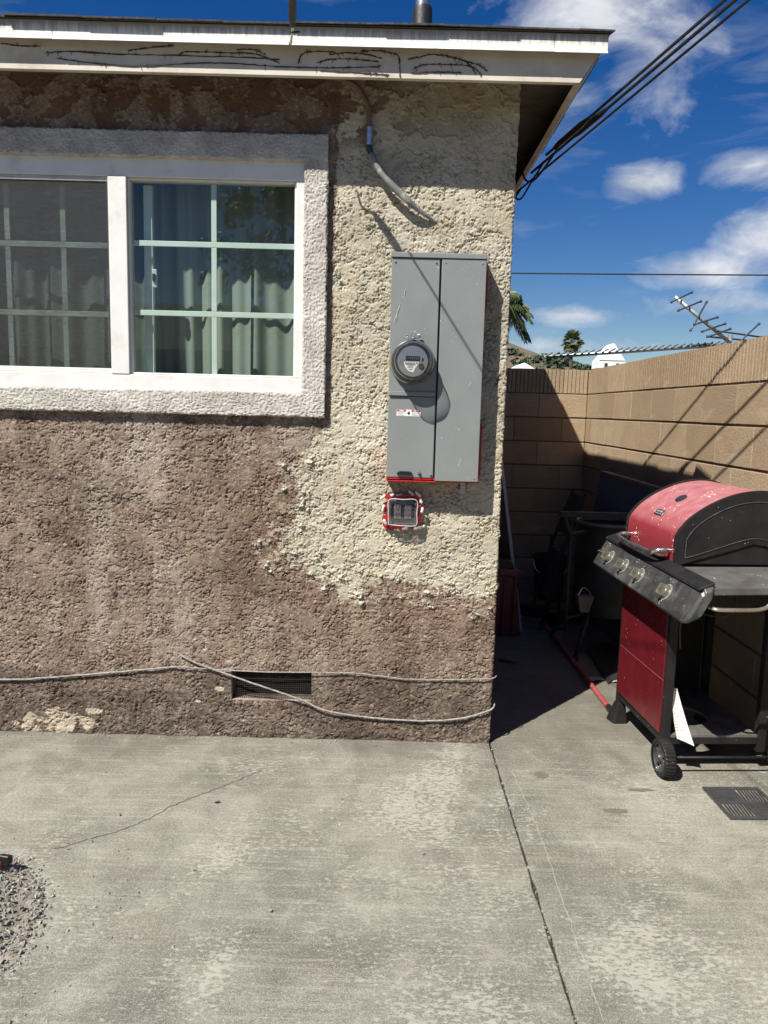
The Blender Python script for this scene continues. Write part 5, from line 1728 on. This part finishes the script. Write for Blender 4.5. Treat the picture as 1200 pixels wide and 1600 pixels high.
# feet at the far side
for v_ in (-0.03, 0.40):
    MB().hexa([(v_ + 0.012, 0.485, 0.0), (v_ + 0.078, 0.485, 0.0), (v_ + 0.072, 0.548, 0.0), (v_ - 0.004, 0.552, 0.0),
               (v_ + 0.026, 0.492, 0.10), (v_ + 0.068, 0.492, 0.10), (v_ + 0.068, 0.534, 0.10), (v_ + 0.026, 0.534, 0.10)]).build('foot', BK, gr, local=True, bevel=0.006, seg=2)

# paper leaning inside the cabinet
mb = MB()
v, f = [], []
m_ = 10
for j in range(m_ + 1):
    t = j / m_
    w0, w1 = 0.045 - 0.018 * t * (1 - t) - 0.006 * t, 0.118 - 0.062 * t
    for i in range(7):
        s = i / 6
        x = w0 + (w1 - w0) * s
        z = 0.160 + 0.190 * t - 0.030 * s * (1 - t)
        y = -0.004 + 0.030 * t - 0.030 * (1 - t) ** 2 - 0.020 * (s - .4) ** 2
        v.append((x, y, max(z, 0.128)))
for j in range(m_):
    for i in range(6):
        f.append((j * 7 + i, j * 7 + i + 1, (j + 1) * 7 + i + 1, (j + 1) * 7 + i))
mb.add(v, f, True)
pm, nt, b = newmat('printed_paper')
x_, y_, z_ = nt.sep(nt.coord())
ln = nt.m('GREATER_THAN', nt.m('SINE', nt.m('MULTIPLY', nt.m('ADD', z_, nt.m('MULTIPLY', x_, 0.12)), 620.0)), 0.55)
gate = nt.m('GREATER_THAN', nt.noise(nt.coord(stretch=(30, 30, 90)), 1.0, 3), 0.50)
nt.put(b.inputs['Base Color'], nt.mix(nt.m('MULTIPLY', nt.m('MULTIPLY', ln, gate), 0.45), (0.62, 0.61, 0.585), (0.16, 0.16, 0.17)))
b.inputs['Roughness'].default_value = 0.7
pp = empty('paper_sheet', (1.16, 3.0, 0), rz=R(3.5), label='curled white printed sheet standing on the barbecue bottom shelf', cat='paper')
sh = mb.build('sheet', pm, pp, local=True, weld=False)

# ------------------------------------------------------------------ things in the passage
# drum smoker on its stand
BKM = simple('matt_black_steel', (0.016, 0.016, 0.017), 0.6, scale=10, col2=(0.032, 0.030, 0.028))
sm = empty('drum_smoker', (1.36, 4.62, 0), label='black drum smoker on splayed legs in the shade behind the barbecue', cat='smoker')
dc = (1.375, 4.60, 0)
mb = MB()
mb.lathe([(0.0, 0.26), (0.195, 0.26), (0.205, 0.275), (0.205, 0.42), (0.210, 0.428), (0.205, 0.436), (0.205, 0.62), (0.210, 0.628), (0.205, 0.636), (0.205, 0.800), (0.196, 0.800), (0.196, 0.30), (0.0, 0.30)], dc, 'Z', 40)
dr = mb.build('drum', BKM, sm)
MB().lathe([(0.192, 0.796), (0.205, 0.801), (0.213, 0.806), (0.213, 0.816), (0.205, 0.821), (0.192, 0.816), (0.192, 0.796)], dc, 'Z', 48).build('rim', simple('bare_rim', (0.22, 0.20, 0.18), 0.5, 0.5), sm)
MB().box(0.985, 1.50, 4.26, 4.30, 0.878, 0.908).build('handle_bar', BKM, sm, bevel=0.004)
MB().tube(spline([(1.02, 4.28, 0.878), (1.030, 4.285, 0.84), (1.055, 4.30, 0.79), (1.085, 4.34, 0.775), (1.175, 4.45, 0.77)], 5), 0.010, 8).build('bar_bracket', BKM, sm)
MB().tube([(1.062, 4.315, 0.86), (1.068, 4.34, 0.20)], 0.011, 8).build('post', BKM, sm)
for a, b_ in (((1.24, 4.46), (1.145, 4.40)), ((1.20, 4.70), (1.115, 4.90)), ((1.50, 4.46), (1.55, 4.38)), ((1.50, 4.75), (1.56, 4.88))):
    MB().tube([(a[0], a[1], 0.30), (b_[0], b_[1], 0.012)], 0.012, 8).build('leg', BKM, sm)
MB().lathe([(0.0, 0.0), (0.022, 0.0), (0.026, 0.010), (0.026, 0.022), (0.012, 0.030), (0.0, 0.030)], (1.145, 4.40, 0), 'Z', 14).build('caster', BKM, sm)
MB().tube([(1.066, 4.33, 0.28), (1.20, 4.47, 0.275)], 0.010, 6).build('strut', BKM, sm)
MB().tube([(1.068, 4.34, 0.215), (1.115, 4.90, 0.060)], 0.010, 6).build('strut', BKM, sm)
# ash pail hooked to its front
mb = MB()
mb.hexa([(1.148, 4.335, 0.315), (1.198, 4.335, 0.315), (1.198, 4.385, 0.315), (1.148, 4.385, 0.315),
         (1.128, 4.325, 0.412), (1.222, 4.325, 0.412), (1.222, 4.392, 0.412), (1.128, 4.392, 0.412)])
tag(mb.build('ash_pail', simple('galvanised_grey', (0.20, 0.20, 0.195), 0.55, 0.3, var=0.2), bevel=0.003), 'small grey tapered pail hanging on the front of the black drum smoker', 'pail')
MB().tube(spline([(1.135, 4.36, 0.41), (1.175, 4.39, 0.45), (1.22, 4.36, 0.41)], 5), 0.003, 5).build('handle', STEEL, bpy.data.objects['ash_pail'])
# slab of dark board leaning on the long wall, pale strip on its edge
bd_ = empty('leaning_board', (1.60, 5.0, 0), label='dark blue-grey board with a tan top edge leaning on the block wall', cat='board')
mb = MB()
mb.hexa([(1.36, 5.35, 0.05), (1.50, 4.45, 0.05), (1.525, 4.455, 0.05), (1.385, 5.355, 0.05),
         (1.50, 5.35, 1.045), (1.635, 4.45, 1.010), (1.66, 4.455, 1.010), (1.525, 5.355, 1.045)])
mb.build('sheet', simple('blue_grey_laminate', (0.10, 0.11, 0.14), 0.6, scale=40, bump=0.2), bd_)
MB().hexa([(1.495, 5.356, 1.047), (1.630, 4.446, 1.012), (1.667, 4.450, 1.012), (1.532, 5.36, 1.047),
           (1.498, 5.356, 1.064), (1.633, 4.446, 1.029), (1.670, 4.450, 1.029), (1.535, 5.36, 1.064)]).build('edge_strip', simple('tan_strip', (0.20, 0.15, 0.10), 0.7), bd_)
# white panel standing against the house side
wb = MB().hexa([(0.925, 4.99, 0.0), (0.945, 4.99, 0.0), (0.945, 5.60, -0.03), (0.925, 5.60, -0.03),
                (0.505, 4.99, 2.62), (0.525, 4.99, 2.62), (0.525, 5.60, 2.62), (0.505, 5.60, 2.62)]).build('white_sheet', simple('white_hardboard', (0.55, 0.57, 0.60), 0.6, var=0.06, scale=3), bevel=0.002)
tag(wb, 'tall white sheet of board leaning against the shaded side of the house', 'board')
# red bin with a dark lid
bn = empty('bin', (0.80, 4.98, 0), label='faded red plastic bin with a dark lid in the shaded passage', cat='bin')
REDP = simple('faded_red_plastic', (0.17, 0.035, 0.035), 0.6, scale=8, col2=(0.24, 0.09, 0.085))
mb = MB()
mb.hexa([(0.66, 4.86, 0.0), (0.915, 4.90, 0.0), (0.90, 5.12, 0.0), (0.66, 5.12, 0.0),
         (0.66, 4.84, 0.42), (0.868, 4.86, 0.40), (0.86, 5.16, 0.40), (0.66, 5.16, 0.42)])
mb.build('body', REDP, bn, bevel=0.012, seg=2)
MB().hexa([(0.64, 4.82, 0.425), (0.885, 4.84, 0.402), (0.88, 5.18, 0.402), (0.64, 5.18, 0.425),
           (0.64, 4.82, 0.465), (0.885, 4.84, 0.445), (0.88, 5.18, 0.445), (0.64, 5.18, 0.465)]).build('rim', REDP, bn, bevel=0.01, seg=2)
MB().hexa([(0.65, 4.84, 0.468), (0.85, 4.86, 0.448), (0.845, 5.16, 0.448), (0.65, 5.16, 0.468),
           (0.66, 4.86, 0.525), (0.835, 4.88, 0.50), (0.83, 5.14, 0.50), (0.66, 5.14, 0.525)]).build('lid', BKM, bn, bevel=0.012, seg=2)
for x_ in (0.70, 0.78, 0.85):
    MB().box(x_, x_ + 0.012, 4.842, 4.872, 0.02, 0.40).build('rib', REDP, bn, bevel=0.004)
# old tyre standing behind the bin
ty = MB()
ty.lathe([(0.09, -0.05), (0.12, -0.062), (0.17, -0.055), (0.185, -0.03), (0.187, 0.0), (0.185, 0.03), (0.17, 0.055), (0.12, 0.062), (0.09, 0.05)], (0.80, 5.95, 0.20), 'Y', 40)
tyo = ty.build('tyre', BKM)
tag(tyo, 'small black tyre standing behind the red bin', 'tyre')
# red pole on the ground
pl = empty('pole', (1.138, 3.556, 0), label='thin red pole with black tip lying across the passage floor', cat='pole')
MB().tube([(1.122, 5.10, 0.020), (1.1355, 3.64, 0.0145)], 0.0135, 10).build('shaft', simple('red_pole_paint', (0.36, 0.075, 0.075), 0.45, var=0.15, scale=20, dirt=((0.45, 0.25, 0.22), 0.06)), pl)
MB().tube([(1.1353, 3.655, 0.0165), (1.137, 3.565, 0.0165)], 0.0165, 10).build('tip', BLACK, pl)
# dark tray on the ground by the smoker's feet
tr_ = MB()
tr_.hexa([(1.238, 4.016, 0.001), (1.60, 4.35, 0.001), (1.63, 4.90, 0.001), (1.271, 4.60, 0.001),
          (1.238, 4.016, 0.014), (1.60, 4.35, 0.014), (1.63, 4.90, 0.014), (1.271, 4.60, 0.014)])
tag(tr_.build('floor_mat', simple('dark_rubber', (0.025, 0.025, 0.027), 0.6), bevel=0.003), 'dark rubber mat lying under the smoker beside the red pole', 'mat')
# rusty can
mb = MB().lathe([(0.0, -0.055), (0.050, -0.055), (0.053, -0.050), (0.052, 0.050), (0.053, 0.055), (0.046, 0.055), (0.045, -0.045), (0.0, -0.045)], (0, 0, 0), 'Y', 24)
rcn = mb.build('tin_can', simple('rusty_tin', (0.12, 0.075, 0.045), 0.75, 0.3, var=0.3, scale=40))
rcn.location = (1.20, 5.24, 0.036); rcn.rotation_euler = (0, 0, R(155))
tag(rcn, 'rusty open tin can lying near the far end of the red pole', 'can')
# dark timber lying across the soil, and a bucket in the corner
tag(MB().hexa([(0.93, 5.62, -0.03), (1.42, 5.36, -0.03), (1.46, 5.44, -0.03), (0.97, 5.70, -0.03), (0.93, 5.62, 0.045), (1.42, 5.36, 0.045), (1.46, 5.44, 0.045), (0.97, 5.70, 0.045)]).build(
    'plank', simple('old_dark_timber', (0.045, 0.035, 0.027), 0.9, var=0.3, scale=20), bevel=0.004), 'dark old timber lying on the soil behind the smoker legs', 'plank')
bk = MB().lathe([(0.0, 0.0), (0.115, 0.0), (0.135, 0.30), (0.142, 0.302), (0.142, 0.312), (0.130, 0.312), (0.110, 0.02), (0.0, 0.02)], (1.36, 6.15, 0.0), 'Z', 28).build('bucket', BKM)
tag(bk, 'black plastic bucket on the soil near the far corner of the walls', 'bucket')
MB().tube(spline([(1.222, 6.15, 0.29), (1.24, 6.09, 0.20), (1.36, 6.02, 0.15), (1.48, 6.09, 0.20), (1.498, 6.15, 0.29)], 6), 0.003, 5).build('handle', STEEL, bk)
fc = empty('folding_chair', (1.24, 5.2, 0), label='folded black metal chair frame leaning between smoker and far wall', cat='chair')
for y_ in (5.15, 5.50):
    MB().tube(spline([(1.10, y_, 0.0), (1.20, y_, 0.45), (1.36, y_ + .02, 0.92)], 5), 0.011, 8).build('leg', BKM, fc)
    MB().tube([(1.22, y_ + .03, 0.0), (1.22, y_ + .03, 0.58)], 0.010, 8).build('leg', BKM, fc)
MB().hexa([(1.255, 5.16, 0.62), (1.275, 5.16, 0.61), (1.275, 5.50, 0.61), (1.255, 5.50, 0.62), (1.34, 5.16, 0.90), (1.36, 5.16, 0.89), (1.36, 5.50, 0.89), (1.34, 5.50, 0.90)]).build('backrest', BKM, fc, bevel=0.004)
MB().hexa([(1.165, 5.17, 0.16), (1.185, 5.17, 0.15), (1.185, 5.49, 0.15), (1.165, 5.49, 0.16), (1.225, 5.17, 0.50), (1.245, 5.17, 0.49), (1.245, 5.49, 0.49), (1.225, 5.49, 0.50)]).build('seat', BKM, fc, bevel=0.004)
# scraps of paper
def scrap(name, x, y, w, h_, rot, label, mat):
    mb = MB()
    v = []
    for j in range(4):
        for i in range(4):
            v.append(((i / 3 - .5) * w * (1 + .1 * math.sin(j * 2)), (j / 3 - .5) * h_, 0.004 + 0.008 * abs(math.sin(i * 1.3 + j * .9))))
    mb.add(v, [(j * 4 + i, j * 4 + i + 1, (j + 1) * 4 + i + 1, (j + 1) * 4 + i) for j in range(3) for i in range(3)], True)
    o = mb.build(name, mat, weld=False)
    o.location = (x, y, 0.001); o.rotation_euler = (0, 0, rot)
    return tag(o, label, 'scrap')
SCR = simple('grey_scrap_paper', (0.42, 0.41, 0.39), 0.8, var=0.1)
scrap('paper_scrap', 1.19, 4.085, 0.075, 0.055, .3, 'pale torn paper scrap beside the middle of the red pole', SCR)
scrap('paper_scrap', 1.30, 4.06, 0.06, 0.05, -.2, 'pale paper scrap at the near corner of the dark mat', SCR)
scrap('leaf_scrap', 0.745, 4.35, 0.10, 0.03, -.5, 'dark crumpled leaf scrap on the shaded concrete near the house', CRACK)
for x, y, s, l in ((1.03, 5.62, .06, 'grey broken concrete lump on the soil beside the red bin'), (0.99, 5.44, .035, 'small grey stone lying in front of the concrete lump')):
    mb = MB()
    pts = [Vector((rnd.gauss(0, 1), rnd.gauss(0, 1), rnd.gauss(0, .7))).normalized() for _ in range(16)]
    bm = bmesh.new()
    for p in pts: bm.verts.new(p * s * rnd.uniform(.8, 1.1))
    bmesh.ops.convex_hull(bm, input=bm.verts)
    me = bpy.data.meshes.new('rubble_stone'); bm.to_mesh(me); bm.free()
    me.materials.append(MAT['stone'])
    o = link_mesh('rubble_stone', me, loc=(x, y, s * .4 - 0.04))
    tag(o, l, 'stone')

# ------------------------------------------------------------------ drain grate
dg = empty('drain_grate', (1.395, 2.75, 0), rz=R(2.0), label='square dark grey plastic drain grate set in the concrete', cat='drain grate')
GRT = simple('weathered_black_grate', (0.030, 0.031, 0.034), 0.6, scale=20, col2=(0.055, 0.055, 0.056))
gs = 0.112
MB().box(-gs, gs, -0.115, 0.115, 0.0005, 0.0035).build('sump', simple('grate_sand', (0.30, 0.27, 0.22), 0.95, var=0.4, scale=60), dg, local=True)
mb = MB()
for (a, b_, c_, e_) in ((-gs, gs, 0.105, 0.117), (-gs, gs, -0.117, -0.105), (-gs, -gs + .012, -0.1049, 0.1049), (gs - .012, gs, -0.1049, 0.1049), (-gs + .0121, gs - .0121, -0.005, 0.005), (-0.005, 0.005, 0.0051, 0.1049), (-0.005, 0.005, -0.1049, -0.0051)):
    mb.box(a, b_, c_, e_, 0.0036, 0.011)
mb.build('frame', GRT, dg, local=True, bevel=0.001)
for qx in (0, 1):
    for qy in (0, 1):
        x0_, y0_ = (-gs + .013 if qx == 0 else .006), (-0.104 if qy == 0 else .006)
        W_, H_ = gs - .019, 0.098
        closed = (qx == 0) == (qy == 1)
        if closed:
            MB().box(x0_, x0_ + W_, y0_, y0_ + H_, 0.0036, 0.0085).build('plate', GRT, dg, local=True)
        for k in range(7):
            yk_ = y0_ + 0.005 + k * (H_ - 0.008) / 6
            if closed:
                MB().box(x0_, x0_ + W_, yk_ - .0018, yk_ + .0018, 0.0086, 0.0102).build('slat', GRT, dg, local=True)
            else:
                xk_ = x0_ + 0.006 + k * (W_ - 0.018) / 6
                MB().hexa([(xk_ - .0026, y0_, .0037), (xk_ + .0026, y0_, .0037), (xk_ + .0026 + .01, y0_ + H_, .0037), (xk_ - .0026 + .01, y0_ + H_, .0037),
                           (xk_ - .0020, y0_, .0100), (xk_ + .0020, y0_, .0100), (xk_ + .0020 + .01, y0_ + H_, .0100), (xk_ - .0020 + .01, y0_ + H_, .0100)]).build('slat', GRT, dg, local=True)

# ------------------------------------------------------------------ broken gravel heap, lower left
PILE = [(-1.60, 2.36), (-1.199, 2.300), (-1.10, 2.273), (-0.968, 2.13), (-0.927, 2.014), (-0.915, 1.908), (-0.907, 1.835), (-0.939, 1.766), (-1.60, 1.60)]
pa = np.array(PILE)
mb = MB()
nx, ny = 70, 70
xs = np.linspace(-1.60, -0.86, nx); ys = np.linspace(1.56, 2.38, ny)
X, Y = np.meshgrid(xs, ys)
sdp = sdist(X, Y, pa)
Zp = -0.012 + sstep(-0.02, 0.22, sdp + .02 * fbm(X * 12, Y * 12, 3, 4)) * 0.055 + 0.012 * sstep(-.01, .04, sdp) + 0.010 * fbm(X * 30, Y * 30, 4, 6) * sstep(-.02, .05, sdp)
mb.add(np.stack([X, Y, Zp], -1).reshape(-1, 3).tolist(), [(j * nx + i, j * nx + i + 1, (j + 1) * nx + i + 1, (j + 1) * nx + i) for j in range(ny - 1) for i in range(nx - 1)], True)
heap = mb.build('gravel_heap', simple('gravel_sand', (0.36, 0.32, 0.255), 0.97, var=0.3, scale=50, bump=0.9, bscale=240), kind='stuff')
tag(heap, 'low heap of grey gravel and sand at the lower left', 'gravel')


def rocks(n, place, smin, smax, seed):
    r_ = random.Random(seed)
    shapes = []
    for k in range(8):
        bm = bmesh.new()
        for _ in range(9):
            p = Vector((r_.gauss(0, 1), r_.gauss(0, 1), r_.gauss(0, .8))).normalized() * r_.uniform(.75, 1.15)
            bm.verts.new(p)
        bmesh.ops.convex_hull(bm, input=bm.verts)
        bm.verts.index_update()
        shapes.append(([v.co.copy() for v in bm.verts], [[v.index for v in f.verts] for f in bm.faces]))
        bm.free()
    mb = MB()
    for _ in range(n):
        q = place(r_)
        if q is None: continue
        x, y, z = q
        s = smin + (smax - smin) * r_.random() ** 3.2
        rot = Euler((r_.uniform(0, 6), r_.uniform(0, 6), r_.uniform(0, 6))).to_matrix()
        vs, fs = r_.choice(shapes)
        mb.add([rot @ v * s + Vector((x, y, z + s * .35)) for v in vs], fs)
    return mb


def in_heap(r_):
    x, y = r_.uniform(-1.58, -0.88), r_.uniform(1.6, 2.36)
    d_ = float(sdist(np.array([x]), np.array([y]), pa)[0])
    if d_ < -0.012 or (d_ < 0.01 and r_.random() < .5): return None
    i, j = int((x + 1.60) / .74 * (nx - 1)), int((y - 1.56) / .82 * (ny - 1))
    return x, y, max(float(Zp[j, i]), 0.0)
rocks(12000, in_heap, 0.0012, 0.0082, 3).build('stones', MAT['stone'], heap, kind='stuff', weld=False)
# loose grit on the concrete and in the joint
def on_slab(r_):
    t = r_.random()
    if t < .20:
        return r_.gauss(0.495, .005), r_.uniform(1.4, 3.2), -0.008
    if t < .60:
        return r_.uniform(-1.0, -.75) + r_.gauss(0, .2), r_.uniform(1.5, 2.4), 0.0
    if t < .85:
        return r_.uniform(-1.7, .48), 3.222 - abs(r_.gauss(0, .02)), 0.0
    return r_.uniform(-1.7, 1.68), r_.uniform(1.5, 3.2), 0.0
grit = rocks(900, on_slab, 0.0012, 0.0065, 9).build('grit_debris', MAT['stone'], kind='stuff', weld=False)
tag(grit, 'loose grit scattered over the concrete and its joint', 'grit')
# bits lying about on the slab, each by itself
for i, (x, y, s, lab) in enumerate(((-0.585, 2.66, .011, 'dark stone chip lying on the concrete by the hairline crack'), (-0.905, 2.56, .007, 'small dark chip on the concrete above the crack end'), (-0.30, 2.055, .008, 'small pale pebble lying alone mid slab'))):
    o = rocks(1, lambda r_: (x, y, 0.0), s, s, 40 + i).build('pebble', CRACK if i < 2 else MAT['stone'], weld=False)
    tag(o, lab, 'pebble')
# snapped red plastic piece on the heap
mb = MB()
mb.prism([(-1.215, 2.165), (-1.165, 2.190), (-1.140, 2.182), (-1.134, 2.165), (-1.158, 2.158), (-1.166, 2.142), (-1.21, 2.130)], 'Z', 0.035, 0.055)
rp = mb.build('plastic_shard', simple('red_plastic', (0.27, 0.018, 0.022), 0.5), bevel=0.003, seg=2)
tag(rp, 'snapped red plastic piece resting on the gravel heap', 'plastic piece')
MB().prism([(-1.20, 2.192), (-1.14, 2.206), (-1.112, 2.199), (-1.122, 2.186), (-1.155, 2.193)], 'Z', 0.04, 0.066).build('clip', BLACK, rp, bevel=0.002)
# damp stains are part of the slab: thin dark films
STAIN = simple('oil_stain', (0.095, 0.086, 0.066), 0.85, scale=90, col2=(0.17, 0.158, 0.128))
def stain(x, y, rx, ry, seed):
    pts = []
    for k in range(90):
        a = k / 90 * 2 * math.pi
        r_ = 1 + .75 * float(fbm(np.array(math.cos(a) * 1.8 + seed), np.array(math.sin(a) * 1.8), 5, seed, 0.7))
        pts.append((x + math.cos(a) * rx * r_, y + math.sin(a) * ry * r_, 0.0014))
    MB().add(pts, [tuple(range(90))]).build('slab_stain', STAIN, kind='structure')
stain(0.885, 2.675, .042, .018, 2)
stain(1.03, 2.84, .05, .012, 5)
stain(0.66, 2.95, .03, .03, 7)
